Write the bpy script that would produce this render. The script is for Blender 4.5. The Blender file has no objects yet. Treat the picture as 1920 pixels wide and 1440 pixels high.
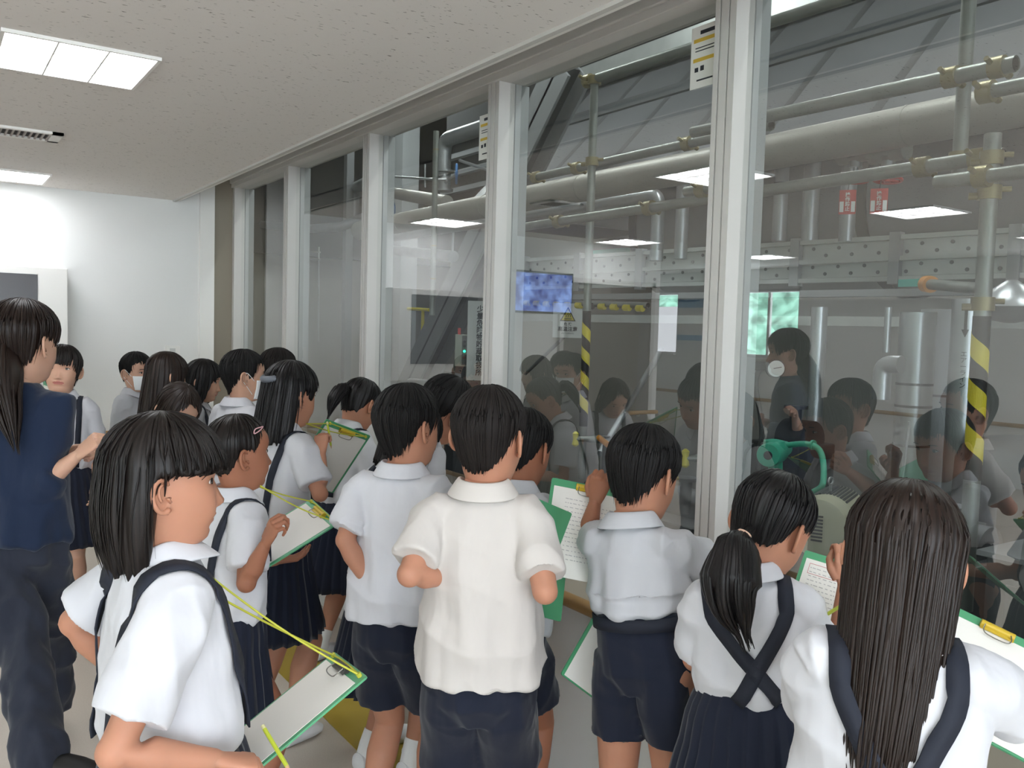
import bpy, bmesh, math, random
import numpy as np
from mathutils import Vector, Matrix, noise
from mathutils.bvhtree import BVHTree

random.seed(7); np.random.seed(7)
SC = bpy.context.scene
COL = SC.collection

# ------------------------------------------------------------------ camera
CAM_Z = 1.486
YAW, PITCH, ROLL, FPX = .599, .061, .028, 1627.0
_f = Vector((math.sin(YAW)*math.cos(PITCH), math.cos(YAW)*math.cos(PITCH), -math.sin(PITCH)))
_r = Vector((math.cos(YAW), -math.sin(YAW), 0)); _u = _r.cross(_f)
R2 = _r*math.cos(ROLL) + _u*math.sin(ROLL)
U2 = -_r*math.sin(ROLL) + _u*math.cos(ROLL)
CAM = Vector((0, 0, CAM_Z))
cd = bpy.data.cameras.new('camera'); cam = bpy.data.objects.new('camera', cd); COL.objects.link(cam)
cd.sensor_width = 36; cd.lens = FPX/1920*36; cd.clip_start = .05
M = Matrix.Identity(4)
for i in range(3):
    M[i][0], M[i][1], M[i][2], M[i][3] = R2[i], U2[i], -_f[i], CAM[i]
cam.matrix_world = M
SC.camera = cam
# ------------------------------------------------------------------ world, exposure
SC.view_settings.view_transform = 'Standard'; SC.view_settings.look = 'None'
SC.view_settings.gamma = 1; SC.view_settings.use_curve_mapping = False
SC.view_settings.exposure = 0.22
SC.cycles.max_bounces = 10; SC.cycles.transparent_max_bounces = 24; SC.cycles.glossy_bounces = 4
SC.cycles.sample_clamp_indirect = 6
wd = bpy.data.worlds.new('sky'); SC.world = wd; wd.use_nodes = True
wd.node_tree.nodes['Background'].inputs[0].default_value = (.83, .92, 1, 1)
wd.node_tree.nodes['Background'].inputs[1].default_value = 10
LAMP_POWER = 12.5          # emission of the corridor ceiling panels
HALL_POWER = 15.0          # emission of the machine hall lamps

def ray(px, py): return _f + R2*((px-960)/FPX) + U2*((719-py)/FPX)
def P(px, py, D): return CAM + ray(px, py)*D                  # point at camera depth D
def atX(px, py, X): d = ray(px, py); return CAM + d*(X/d.x)
def atY(px, py, Y): d = ray(px, py); return CAM + d*(Y/d.y)
def atZ(px, py, Z): d = ray(px, py); return CAM + d*((Z-CAM_Z)/d.z)
def sphere_hit(px, py, c, L, near, minf=.72):
    """point on the line of sight at distance L from c"""
    d = ray(px, py).normalized(); oc = CAM - c
    b = d.dot(oc); dist = math.sqrt(max(0, oc.dot(oc)-b*b)); L = min(L, max(dist*1.05, L*minf)); q = b*b - (oc.dot(oc) - L*L)
    if q <= 0:
        p = CAM + d*(-b); return c + (p-c).normalized()*L
    t = -b - math.sqrt(q) if near else -b + math.sqrt(q)
    return CAM + d*t

# ------------------------------------------------------------------ materials
def srgb(h):
    h = h.lstrip('#'); v = [int(h[i:i+2], 16)/255 for i in (0, 2, 4)]
    return tuple(c/12.92 if c <= .04045 else ((c+.055)/1.055)**2.4 for c in v) + (1,)
MATS = {}
def mat(name, col='#808080', rough=.5, metal=0, spec=.5, emit=None, power=0, bump=None, var=None, sss=0, coat=0, stretch=None):
    """bump=(scale,strength,distance)  var=(scale,amount): noise tint"""
    if name in MATS: return MATS[name]
    m = bpy.data.materials.new(name); m.use_nodes = True; MATS[name] = m
    nt = m.node_tree; b = nt.nodes['Principled BSDF']
    c = srgb(col) if isinstance(col, str) else tuple(col)
    b.inputs['Base Color'].default_value = c
    b.inputs['Roughness'].default_value = rough; b.inputs['Metallic'].default_value = metal
    b.inputs['Specular IOR Level'].default_value = spec
    if sss:
        b.inputs['Subsurface Weight'].default_value = sss
        b.inputs['Subsurface Radius'].default_value = (.02, .008, .004); b.inputs['Subsurface Scale'].default_value = .5
    if coat: b.inputs['Coat Weight'].default_value = coat
    if emit:
        b.inputs['Emission Color'].default_value = srgb(emit); b.inputs['Emission Strength'].default_value = power
    if bump or var:
        tc = nt.nodes.new('ShaderNodeTexCoord'); mp = nt.nodes.new('ShaderNodeMapping')
        nt.links.new(tc.outputs['Object'], mp.inputs['Vector'])
        if stretch: mp.inputs['Scale'].default_value = stretch
    if bump:
        n = nt.nodes.new('ShaderNodeTexNoise'); n.inputs['Scale'].default_value = bump[0]; n.inputs['Detail'].default_value = 4
        nt.links.new(mp.outputs[0], n.inputs['Vector'])
        bp = nt.nodes.new('ShaderNodeBump'); bp.inputs['Strength'].default_value = bump[1]; bp.inputs['Distance'].default_value = bump[2]
        nt.links.new(n.outputs['Fac'], bp.inputs['Height']); nt.links.new(bp.outputs[0], b.inputs['Normal'])
    if var:
        n = nt.nodes.new('ShaderNodeTexNoise'); n.inputs['Scale'].default_value = var[0]; n.inputs['Detail'].default_value = 5
        nt.links.new(mp.outputs[0], n.inputs['Vector'])
        mx = nt.nodes.new('ShaderNodeMix'); mx.data_type = 'RGBA'
        rp = nt.nodes.new('ShaderNodeMapRange'); rp.inputs[1].default_value = .3; rp.inputs[2].default_value = .7
        nt.links.new(n.outputs['Fac'], rp.inputs[0]); nt.links.new(rp.outputs[0], mx.inputs[0])
        k = var[1]
        mx.inputs[6].default_value = tuple(x*(1-k) for x in c[:3]) + (1,)
        mx.inputs[7].default_value = (c if len(var) < 3 else srgb(var[2]))
        nt.links.new(mx.outputs[2], b.inputs['Base Color'])
    return m

# ------------------------------------------------------------------ object helpers
def tag(o, label=None, cat=None, group=None, kind=None):
    if label: o['label'] = label
    if cat: o['category'] = cat
    if group: o['group'] = group
    if kind: o['kind'] = kind
    return o
def empty(name, loc, label, cat, group=None):
    o = bpy.data.objects.new(name, None); COL.objects.link(o); o.location = loc; o.empty_display_size = .1
    return tag(o, label, cat, group)
def link(name, me, parent=None):
    o = bpy.data.objects.new(name, me); COL.objects.link(o)
    if parent:
        o.parent = parent; o.matrix_parent_inverse = Matrix.Translation(-Vector(parent.location))
    return o
class MB:
    """collects shapes into one mesh"""
    def __init__(s): s.v = []; s.f = []; s.m = []; s.mats = []
    def mi(s, m):
        if m not in s.mats: s.mats.append(m)
        return s.mats.index(m)
    def add(s, v, f, m):
        o = len(s.v); s.v += [tuple(x) for x in v]; s.f += [tuple(i+o for i in q) for q in f]; s.m += [s.mi(m)]*len(f); return s
    def box(s, a, b, m, rot=None, c=None):
        x0, y0, z0 = a; x1, y1, z1 = b
        v = [Vector(p) for p in ((x0,y0,z0),(x1,y0,z0),(x1,y1,z0),(x0,y1,z0),(x0,y0,z1),(x1,y0,z1),(x1,y1,z1),(x0,y1,z1))]
        if rot is not None: v = [rot @ p + (c or Vector()) for p in v]
        return s.add(v, [(0,3,2,1),(4,5,6,7),(0,1,5,4),(1,2,6,5),(2,3,7,6),(3,0,4,7)], m)
    def tube(s, pts, r, m, n=14, cap=True, closed=False):
        pts = [Vector(p) for p in pts]; k = len(pts)
        rr = r if isinstance(r, (list, tuple)) else [r]*k
        v = []; f = []; up = None
        for i, p in enumerate(pts):
            t = ((pts[(i+1) % k] if (closed or i < k-1) else p) - (pts[i-1] if (closed or i > 0) else p)).normalized()
            if up is None: up = Vector((0,0,1)) if abs(t.z) < .9 else Vector((1,0,0))
            a = t.cross(up).normalized(); up = a.cross(t).normalized()
            for j in range(n):
                g = 2*math.pi*j/n; v.append(p + (a*math.cos(g) + up*math.sin(g))*rr[i])
        for i in range(k if closed else k-1):
            for j in range(n):
                a0 = i*n+j; a1 = i*n+(j+1) % n; b0 = ((i+1) % k)*n+j; b1 = ((i+1) % k)*n+(j+1) % n
                f.append((a0, b0, b1, a1))
        if cap and not closed:
            f.append(tuple(range(n))); f.append(tuple(reversed(range((k-1)*n, k*n))))
        return s.add(v, f, m)
    def prism(s, poly, d, m):
        """poly: list of 3-D points, d: extrusion vector"""
        n = len(poly); v = [Vector(p) for p in poly]; v += [p + Vector(d) for p in v]
        f = [tuple(reversed(range(n))), tuple(range(n, 2*n))] + [(i, (i+1) % n, n+(i+1) % n, n+i) for i in range(n)]
        return s.add(v, f, m)
    def build(s, name, parent=None, smooth=True, bevel=0):
        me = bpy.data.meshes.new(name); me.from_pydata(s.v, [], s.f)
        for m in s.mats: me.materials.append(m)
        me.polygons.foreach_set('material_index', s.m)
        me.update(); bm = bmesh.new(); bm.from_mesh(me); bmesh.ops.recalc_face_normals(bm, faces=bm.faces); bm.to_mesh(me); bm.free()
        o = link(name, me, parent)
        if smooth:
            me.polygons.foreach_set('use_smooth', [True]*len(me.polygons))
            me.set_sharp_from_angle(angle=math.radians(42))
        if bevel:
            b = o.modifiers.new('b', 'BEVEL'); b.width = bevel; b.segments = 2; b.limit_method = 'ANGLE'
        return o
def struct(name, mb, bevel=0, smooth=False):
    o = mb.build(name, None, smooth, bevel); o['kind'] = 'structure'; return o
def arc(c, a, b, r, t0, t1, n=10):
    return [Vector(c) + Vector(a)*r*math.cos(t0+(t1-t0)*i/n) + Vector(b)*r*math.sin(t0+(t1-t0)*i/n) for i in range(n+1)]
def smoothpath(p, per=6):
    p = [Vector(x) for x in p]; q = [p[0]*2-p[1]] + p + [p[-1]*2-p[-2]]; out = []
    for i in range(1, len(q)-2):
        for k in range(per):
            t = k/per; a, b, c, d = q[i-1], q[i], q[i+1], q[i+2]
            out.append(.5*((2*b) + (c-a)*t + (2*a-5*b+4*c-d)*t*t + (-a+3*b-3*c+d)*t**3))
    out.append(p[-1]); return out
def text_mesh(body, size, m, extrude=.0008, bold=0):
    cu = bpy.data.curves.new('t', 'FONT'); cu.body = body; cu.size = size; cu.extrude = extrude; cu.offset = bold
    cu.align_x = 'CENTER'; cu.align_y = 'CENTER'; cu.resolution_u = 2
    o = bpy.data.objects.new('t', cu); COL.objects.link(o)
    dg = bpy.context.evaluated_depsgraph_get(); me = bpy.data.meshes.new_from_object(o.evaluated_get(dg))
    bpy.data.objects.remove(o); me.materials.clear(); me.materials.append(m)
    return me
def put_text(name, body, size, m, loc, right, up, parent=None, bold=0, vertical=False):
    if vertical: body = '\n'.join(body)
    me = text_mesh(body, size, m, bold=bold)
    r = Vector(right).normalized(); u = Vector(up).normalized(); n = r.cross(u)
    T = Matrix(((r.x,u.x,n.x,loc[0]),(r.y,u.y,n.y,loc[1]),(r.z,u.z,n.z,loc[2]),(0,0,0,1)))
    me.transform(T); me.name = name
    return link(name, me, parent)
# ================================================================== the corridor (setting)
CE = 2.416; AX = 1.613; FW = 7.056; GX = 2.08; GT = 2.56; OPP = -5.1; BACK = -3.6
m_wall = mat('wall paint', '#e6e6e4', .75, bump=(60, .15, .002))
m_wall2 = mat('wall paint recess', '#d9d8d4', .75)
m_brown = mat('recess brown panel', '#8f8678', .6)
m_frame = mat('aluminium frame', '#c9c6c2', .5, .0)
m_frame2 = mat('aluminium sash', '#a9acad', .5, .1)
m_gasket = mat('dark gasket', '#3a3a3c', .6)
m_wood = mat('handrail wood', '#b08a58', .45, var=(6, .25))
m_white = mat('white lacquer', '#eceae6', .5)
m_black = mat('matte black', '#161616', .5)

def ceiling_mat():
    m = bpy.data.materials.new('speckled ceiling board'); m.use_nodes = True; nt = m.node_tree; b = nt.nodes['Principled BSDF']
    b.inputs['Roughness'].default_value = .9
    tc = nt.nodes.new('ShaderNodeTexCoord'); mp = nt.nodes.new('ShaderNodeMapping'); mp.inputs['Scale'].default_value = (40, 110, 1)
    nt.links.new(tc.outputs['Object'], mp.inputs[0])
    n = nt.nodes.new('ShaderNodeTexNoise'); n.inputs['Scale'].default_value = 1; n.inputs['Detail'].default_value = 2
    nt.links.new(mp.outputs[0], n.inputs['Vector'])
    mr = nt.nodes.new('ShaderNodeMapRange'); mr.inputs[1].default_value = .665; mr.inputs[2].default_value = .72
    nt.links.new(n.outputs['Fac'], mr.inputs[0])
    mx = nt.nodes.new('ShaderNodeMix'); mx.data_type = 'RGBA'; mx.inputs[6].default_value = srgb('#e2ddd9'); mx.inputs[7].default_value = srgb('#958f8a')
    nt.links.new(mr.outputs[0], mx.inputs[0]); nt.links.new(mx.outputs[2], b.inputs['Base Color'])
    return m
m_ceil = ceiling_mat()
def floor_mat():
    m = bpy.data.materials.new('beige speckled vinyl'); m.use_nodes = True; nt = m.node_tree; b = nt.nodes['Principled BSDF']
    b.inputs['Roughness'].default_value = .38
    tc = nt.nodes.new('ShaderNodeTexCoord')
    n = nt.nodes.new('ShaderNodeTexNoise'); n.inputs['Scale'].default_value = 220; n.inputs['Detail'].default_value = 3
    nt.links.new(tc.outputs['Object'], n.inputs['Vector'])
    mx = nt.nodes.new('ShaderNodeMix'); mx.data_type = 'RGBA'; mx.inputs[6].default_value = srgb('#bdb2a5'); mx.inputs[7].default_value = srgb('#d6ccc0')
    nt.links.new(n.outputs['Fac'], mx.inputs[0]); nt.links.new(mx.outputs[2], b.inputs['Base Color'])
    return m
m_floor = floor_mat()
m_tape = mat('yellow floor tile', '#b39a3c', .4, var=(3, .15))

b = MB(); b.box((OPP-.15, BACK, -.1), (1.75, 11, 0), m_floor); struct('floor', b)
# ceiling with openings for the light panels is simply solid; the panels hang 6 mm below it
b = MB(); b.box((OPP-.15, BACK, CE), (AX, 11, CE+.08), m_ceil); struct('ceiling', b)
b = MB(); b.box((AX, BACK, CE-.012), (AX+.022, FW, CE+.1), m_frame); b.box((AX+.034, BACK, CE-.004), (AX+.05, FW, CE+.1), m_white); struct('trim_1', b)
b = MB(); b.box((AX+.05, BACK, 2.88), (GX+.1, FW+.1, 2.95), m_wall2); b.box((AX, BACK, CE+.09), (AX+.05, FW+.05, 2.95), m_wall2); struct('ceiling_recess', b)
# far wall (left part of the picture), its stepped end and the brown reveal beside the window frame
b = MB(); b.box((-2.5, FW, 0), (1.812, FW+.15, 2.9), m_wall); struct('wall_far', b)
b = MB(); b.box((1.812, FW-.03, 0), (1.923, FW+.15, 2.9), m_white); struct('trim_2', b)
b = MB(); b.box((1.923, FW+.005, .5), (2.09, FW+.15, 2.9), m_brown); struct('wall_reveal', b)
b = MB(); b.box((-2.52, FW+.15, 0), (-2.4, 11, CE), m_wall); struct('wall_side', b)
b = MB(); b.box((OPP-.15, BACK-.15, 0), (2.1, BACK, .7), m_wall); b.box((OPP-.15, BACK-.15, 2.3), (2.1, BACK, 2.9), m_wall)
for x in (OPP-.15, -2.6, -.2, 1.7): b.box((x, BACK-.15, .7), (x+.4, BACK, 2.3), m_wall)
struct('wall_back', b)
b = MB(); b.box((OPP-.15, 11, 0), (-2.4, 11.15, CE), m_wall); struct('wall_end', b)
# opposite wall with its row of windows (met again as reflections in the glass)
wins = [(-2.8, -1.4), (.4, 1.8), (3.4, 4.3), (7.2, 8.25), (9.38, 10.6)]
b = MB(); y = BACK
for y0, y1 in wins:
    b.box((OPP-.15, y, 0), (OPP, y0, CE), m_wall); b.box((OPP-.15, y0, 0), (OPP, y1, 1.22), m_wall); b.box((OPP-.15, y0, 2.14), (OPP, y1, CE), m_wall); y = y1
b.box((OPP-.15, y, 0), (OPP, 11.15, CE), m_wall); struct('wall_opposite', b)
m_glass_clear = bpy.data.materials.new('clear window glass'); m_glass_clear.use_nodes = True
def glassify(m, tint, k):
    nt = m.node_tree; nt.nodes.clear(); out = nt.nodes.new('ShaderNodeOutputMaterial')
    tr = nt.nodes.new('ShaderNodeBsdfTransparent'); tr.inputs[0].default_value = tint
    gl = nt.nodes.new('ShaderNodeBsdfGlossy'); gl.inputs['Roughness'].default_value = 0.0; gl.inputs[0].default_value = (1, 1, 1, 1)
    L = nt.links.new; fr = nt.nodes.new('ShaderNodeLayerWeight'); fr.inputs[0].default_value = .5
    pw = nt.nodes.new('ShaderNodeMath'); pw.operation = 'POWER'; pw.inputs[1].default_value = 5; L(fr.outputs['Facing'], pw.inputs[0])
    mm = nt.nodes.new('ShaderNodeMath'); mm.operation = 'MULTIPLY_ADD'; mm.inputs[1].default_value = .9; mm.inputs[2].default_value = k; mm.use_clamp = True
    mx = nt.nodes.new('ShaderNodeMixShader')
    L(pw.outputs[0], mm.inputs[0]); L(mm.outputs[0], mx.inputs[0]); L(tr.outputs[0], mx.inputs[1]); L(gl.outputs[0], mx.inputs[2]); L(mx.outputs[0], out.inputs[0])
glassify(m_glass_clear, (.94, .97, .96, 1), .08)
for i, (y0, y1) in enumerate(wins):
    b = MB(); t = .04
    for a, c in (((OPP-.12, y0, 1.22), (OPP-.04, y1, 1.22+t)), ((OPP-.12, y0, 2.14-t), (OPP-.04, y1, 2.14)), ((OPP-.12, y0, 1.22), (OPP-.04, y0+t, 2.14)), ((OPP-.12, y1-t, 1.22), (OPP-.04, y1, 2.14))): b.box(a, c, m_frame)
    b.box((OPP-.09, (y0+y1)/2-.02, 1.22), (OPP-.05, (y0+y1)/2+.02, 2.14), m_frame); b.box((OPP-.04, y0, 1.2), (OPP+.05, y1, 1.22), m_white)
    w = struct('window_%d' % (i+1), b)
    g = MB(); g.add([(OPP-.08, y0, 1.22), (OPP-.08, y1, 1.22), (OPP-.08, y1, 2.14), (OPP-.08, y0, 2.14)], [(0,1,2,3)], m_glass_clear); g.build('pane', w)

# white roller blind in the farthest window, white curtain strip in the next, and a poster between them
b = MB(); b.box((OPP-.03, 9.40, 1.24), (OPP-.022, 10.6, 1.92), mat('glowing blind', '#f4f6f8', .8, emit='#f2f7ff', power=1.6)); tag(b.build('window_blind', None, False), 'bright white blind in the window mirrored left of the nearest mullion', 'blind')  # daylight through blind and curtain is put in as emission
b = MB(); b.box((OPP-.03, 8.08, 1.24), (OPP-.022, 8.23, 2.12), MATS['glowing blind']); tag(b.build('window_curtain', None, False), 'narrow white curtain at the edge of the window mirrored right of the mullion', 'curtain')
b = MB(); b.box((OPP, 8.78, 1.42), (OPP+.006, 9.36, 2.02), m_white); po = b.build('wall_poster', None, False); tag(po, 'white poster with two pale blue bands, mirrored beside the nearest mullion', 'poster')
for z0, z1 in ((1.9, 2.02), (1.42, 1.5)): b = MB(); b.box((OPP+.006, 8.78, z0), (OPP+.008, 9.36, z1), mat('pale blue', '#8fb2d0', .6)); b.build('blue_band', po, False)
# wooded hillside outside those windows
m_leaf = mat('hillside leaves', '#4c7a60', .8, var=(1.3, .55, '#86b39c'))
b = MB(); n = 60; v = []
for i in range(n+1):
    for j in range(25):
        yy = -35 + 95*i/n; h = j/24
        v.append((-24 - 26*h + 1.6*noise.noise(Vector((i*.7, j*.9, 0))), yy + .8*noise.noise(Vector((j, i*.6, 5))), -8 + 24*h + 2.0*noise.noise(Vector((i*.45, j*.6, 9)))))
b.add(v, [(i*25+j, (i+1)*25+j, (i+1)*25+j+1, i*25+j+1) for i in range(n) for j in range(24)], m_leaf)
tag(b.build('wooded_hill'), 'green wooded hillside outside the windows, seen as a reflection', 'hill')

# yellow guide strip in the floor
b = MB(); b.box((1.25, BACK, .0), (1.44, 6.69, .003), m_tape); b.box((-2.6, 6.36, 0), (1.44, 6.69, .0031), m_tape); struct('trim_floor_strip', b)
b = MB(); b.box((-2.5, FW-.012, 0), (1.7, FW, .07), mat('skirting', '#9a9186', .5)); struct('baseboard_far', b)

# low wall, ledge and handrail under the big window
LX = 1.70
m_ledge = mat('ledge laminate', '#a9a091', .4)
b = MB(); b.box((LX+.05, BACK, 0), (LX+.2, FW, .60), m_wall); struct('wall_window_low', b)
b = MB(); b.box((LX+.02, BACK, .60), (GX+.12, FW, .64), m_ledge); b.box((LX+.19, BACK, .3), (GX+.14, FW, .6), m_wall); struct('trim_ledge', b, bevel=.004)
b = MB(); pts = [(LX, BACK+.1, .635), (LX, FW-.02, .635)]; b.tube(pts, .0225, m_wood, 16)
hr = b.build('handrail'); tag(hr, 'round wooden handrail along the front edge of the ledge under the window', 'handrail')
for y in np.arange(-3, 7, 1.0): b = MB(); b.tube([(LX+.055, y, .58), (LX+.02, y, .585), (LX, y, .62)], .008, m_frame, 8); b.build('bracket', hr)
b = MB(); b.tube([(-2.45, FW-.075, .64), (1.62, FW-.075, .64)], .0225, m_wood, 16); hr = b.build('handrail'); tag(hr, 'short round wooden handrail on the white far wall behind the pupils', 'handrail')
for x in (-2.2, -1.3, -.4, .5, 1.4): b = MB(); b.tube([(x, FW, .6), (x, FW-.06, .6), (x, FW-.075, .625)], .008, m_frame, 8); b.build('bracket', hr)
b = MB(); b.tube([(OPP+.075, BACK+.1, .66), (OPP+.075, 10.6, .66)], .0225, m_wood, 16); hr = b.build('handrail'); tag(hr, 'wooden handrail on the opposite wall, mirrored in the glass', 'handrail')
for y in np.arange(-3, 10, 1.3): b = MB(); b.tube([(OPP, y, .6), (OPP+.06, y, .6), (OPP+.075, y, .64)], .01, m_frame, 8); b.build('bracket', hr)

# the big interior window: head, sill, mullions and panes
ML = [.64-1.31, .64, 1.961, 3.282, 4.59, 5.88, 7.10]
m_glass = bpy.data.materials.new('viewing window glass'); m_glass.use_nodes = True; glassify(m_glass, (.88, .91, .90, 1), .25)
b = MB(); b.box((GX-.02, BACK, GT), (GX+.14, FW+.05, GT+.075), m_frame); b.box((GX+.0, BACK, GT+.075), (GX+.03, FW+.05, 2.9), m_brown)
b.box((GX-.035, BACK, GT+.03), (GX-.02, FW, GT+.075), m_frame); struct('trim_window_head', b, bevel=.003)
b = MB(); b.box((GX-.02, BACK, .64), (GX+.14, FW+.05, .70), m_frame); struct('trim_window_sill', b, bevel=.003)
for i, y in enumerate(ML):
    b = MB(); w = .086
    b.box((GX, y-w, .70), (GX+.075, y, GT), m_frame)
    for k, q in ((0, .025), (.36, .03), (.78, .019)): b.box((GX-.008, y-w+k*w, .70), (GX, y-w+k*w+q, GT), m_frame)
    b.box((GX+.075, y-w+.012, .70), (GX+.081, y-.012, GT), m_gasket)
    b.box((GX+.081, y-w, .70), (GX+.15, y+.03, GT), m_frame2)
    struct('trim_mullion_%d' % (i+1), b)
for i in range(len(ML)-1):
    b = MB(); x = GX+.05; y0, y1 = ML[i], ML[i+1]-.086
    b.add([(x, y0, .7), (x, y1, .7), (x, y1, GT), (x, y0, GT)], [(0, 1, 2, 3)], m_glass)
    struct('window_%d' % (i+6), b)
# safety stickers at the top right of two panes
m_paper = mat('paper', '#e8e6e1', .7); m_yell = mat('sticker yellow', '#d9b64a', .5); m_ink = mat('print ink', '#30323a', .6)
for (y0, z1, lab) in ((1.961+.0, 2.50, 'white notice sticker with two yellow bars beside the nearest mullion'), (3.282+.0, 2.46, 'small white notice sticker beside the second mullion')):
    x = GX+.044; w, h = .15, .20
    b = MB(); b.box((x-.001, y0, z1-h), (x, y0+w, z1), m_paper); st = b.build('notice_sticker', None, False); tag(st, lab, 'sticker')
    b = MB()
    b.box((x-.002, y0+.012, z1-.052), (x-.001, y0+w-.012, z1-.040), m_yell); b.box((x-.002, y0+.012, z1-.115), (x-.001, y0+w-.012, z1-.103), m_yell); b.build('yellow_bar', st, False)
    b = MB()
    for k, (u0, u1, zz, hh) in enumerate(((.04, .11, .022, .012), (.02, .035, .14, .014), (.045, .06, .138, .016), (.03, .1, .175, .005), (.02, .13, .07, .003), (.02, .12, .08, .003))):
        b.box((x-.002, y0+w-u1, z1-zz-hh/2), (x-.001, y0+w-u0, z1-zz+hh/2), m_ink)
    b.build('print', st, False)

# ceiling light panels
m_tubeglow = mat('light panel', '#ffffff', .5, emit='#f8fbff', power=LAMP_POWER)
def panel(x, y, lab, grp):
    s = .468; root = empty('ceiling_light', (x, y, CE), lab, 'ceiling light', grp)
    b = MB(); t = .012
    for a, c in (((x-t, y-t, CE-.012), (x+s+t, y, CE)), ((x-t, y+s, CE-.012), (x+s+t, y+s+t, CE)), ((x-t, y, CE-.012), (x, y+s, CE)), ((x+s, y, CE-.012), (x+s+t, y+s, CE))): b.box(a, c, m_white)
    b.build('frame', root, False)
    b = MB(); b.box((x, y, CE-.004), (x+s, y+s, CE-.001), m_tubeglow); b.build('diffuser', root, False)
    b = MB()
    for k in (1, 2): b.box((x+s*k/3-.003, y, CE-.012), (x+s*k/3+.003, y+s, CE-.004), m_white); b.box((x, y+s*k/3-.003, CE-.012), (x+s, y+s*k/3+.003, CE-.004), m_white)
    b.build('louvre', root, False)
for cx in (.237, -1.867, -3.97):
    for k in (-2, -1, 0, 1):
        if cx == -1.867 and k == 0: lab, grp = 'square ceiling panel mirrored at the right, below the red tags', None
        elif cx == -1.867 and k == 1: lab, grp = 'square ceiling panel mirrored in the third pane, left of centre glass', None
        elif cx < 0 or k < 0: lab, grp = 'square ceiling light panel behind or beside the camera, seen mirrored in the glass', 'ceiling panels outside the direct view'
        elif k == 0: lab, grp = 'large bright square ceiling panel at the upper left, nearest of the two', None
        else: lab, grp = 'bright square ceiling panel close to the far wall', None
        panel(cx, 3.315+3.087*k, lab, grp)
# air vent between the two panels
x0, y0, x1, y1 = .30, 4.95, .607, 5.19
root = empty('ceiling_vent', (x0, y0, CE), 'white slotted air vent in the ceiling between the two light panels', 'air vent')
b = MB(); t = .03
for a, c in (((x0, y0, CE-.012), (x1, y0+t, CE)), ((x0, y1-t, CE-.012), (x1, y1, CE)), ((x0, y0, CE-.012), (x0+t, y1, CE)), ((x1-t-.02, y0, CE-.012), (x1, y1, CE))): b.box(a, c, m_white)
b.build('frame', root, False)
b = MB(); b.box((x0+.01, y0+.01, CE-.002), (x1-.01, y1-.01, CE-.0005), mat('vent dark', '#33302f', .8)); b.build('backing', root, False)
b = MB()
for k in range(9): xx = x0+t+.004+k*.0265; b.box((xx, y0+t, CE-.012), (xx+.009, y1-t, CE-.002), mat('vent slat', '#a59b96', .6))
b.build('slat', root, False)

# white display cabinet with a dark screen on the far wall, wall switch
root = empty('display_cabinet', (.2, FW-.2, .9), 'white wall cabinet with a dark screen, behind the woman in navy', 'cabinet')
b = MB(); cy = FW-.2
b.box((-.5, cy, 1.02), (.862, FW-.001, 1.836), m_white); b.build('body', root, False, .004)
b = MB(); b.box((-.3, cy-.006, 1.17), (.675, cy, 1.785), mat('dark screen', '#2c2626', .25)); b.build('screen', root, False)
b = MB(); x, z = 1.615, 1.243; b.box((x-.055, FW-.008, z-.055), (x+.055, FW, z+.055), m_white)
s_ = b.build('wall_switch', None, False, .002); tag(s_, 'white switch plate on the far wall above the long-haired pupils', 'switch')
b = MB(); b.box((x-.02, FW-.014, z-.035), (x+.02, FW-.008, z+.035), mat('switch grey', '#c9c9c6', .4)); b.build('rocker', s_, False)
# hanging monitor (visible only mirrored in the pane)
m_scr = bpy.data.materials.new('monitor picture'); m_scr.use_nodes = True; nt = m_scr.node_tree; pb = nt.nodes['Principled BSDF']; pb.inputs['Base Color'].default_value = (0, 0, 0, 1)
tc = nt.nodes.new('ShaderNodeTexCoord'); nn = nt.nodes.new('ShaderNodeTexNoise'); nn.inputs['Scale'].default_value = 9; cr = nt.nodes.new('ShaderNodeValToRGB')
cr.color_ramp.elements[0].color = srgb('#2b3a86'); cr.color_ramp.elements[1].color = srgb('#86a8ee'); cr.color_ramp.elements[0].position = .35; cr.color_ramp.elements[1].position = .7
nt.links.new(tc.outputs['Object'], nn.inputs['Vector']); nt.links.new(nn.outputs['Fac'], cr.inputs[0]); nt.links.new(cr.outputs[0], pb.inputs['Emission Color']); pb.inputs['Emission Strength'].default_value = 2.2
root = empty('wall_monitor', (-.7, 6.7, 1.95), 'blue-lit monitor high on the far wall, seen mirrored in the glass', 'monitor')
b = MB(); b.box((-1.02, 6.72, 1.66), (-.3, 6.77, 2.06), m_black); b.box((-.7, 6.77, 1.8), (-.6, FW, 1.9), m_black); b.build('casing', root, False, .004)
b = MB(); b.box((-1.0, 6.715, 1.68), (-.32, 6.72, 2.04), m_scr); b.build('screen', root, False)
# dark doorway in the far wall (mirrored in the second pane)
b = MB(); b.box((-2.35, FW-.03, 0), (-1.15, FW, 2.0), mat('dark door', '#6d6660', .5)); b.box((-2.4, FW-.04, 0), (-2.35, FW, 2.05), m_frame); b.box((-1.15, FW-.04, 0), (-1.1, FW, 2.05), m_frame); b.box((-2.4, FW-.04, 2.0), (-1.1, FW, 2.05), m_frame); struct('door_1', b)
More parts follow.
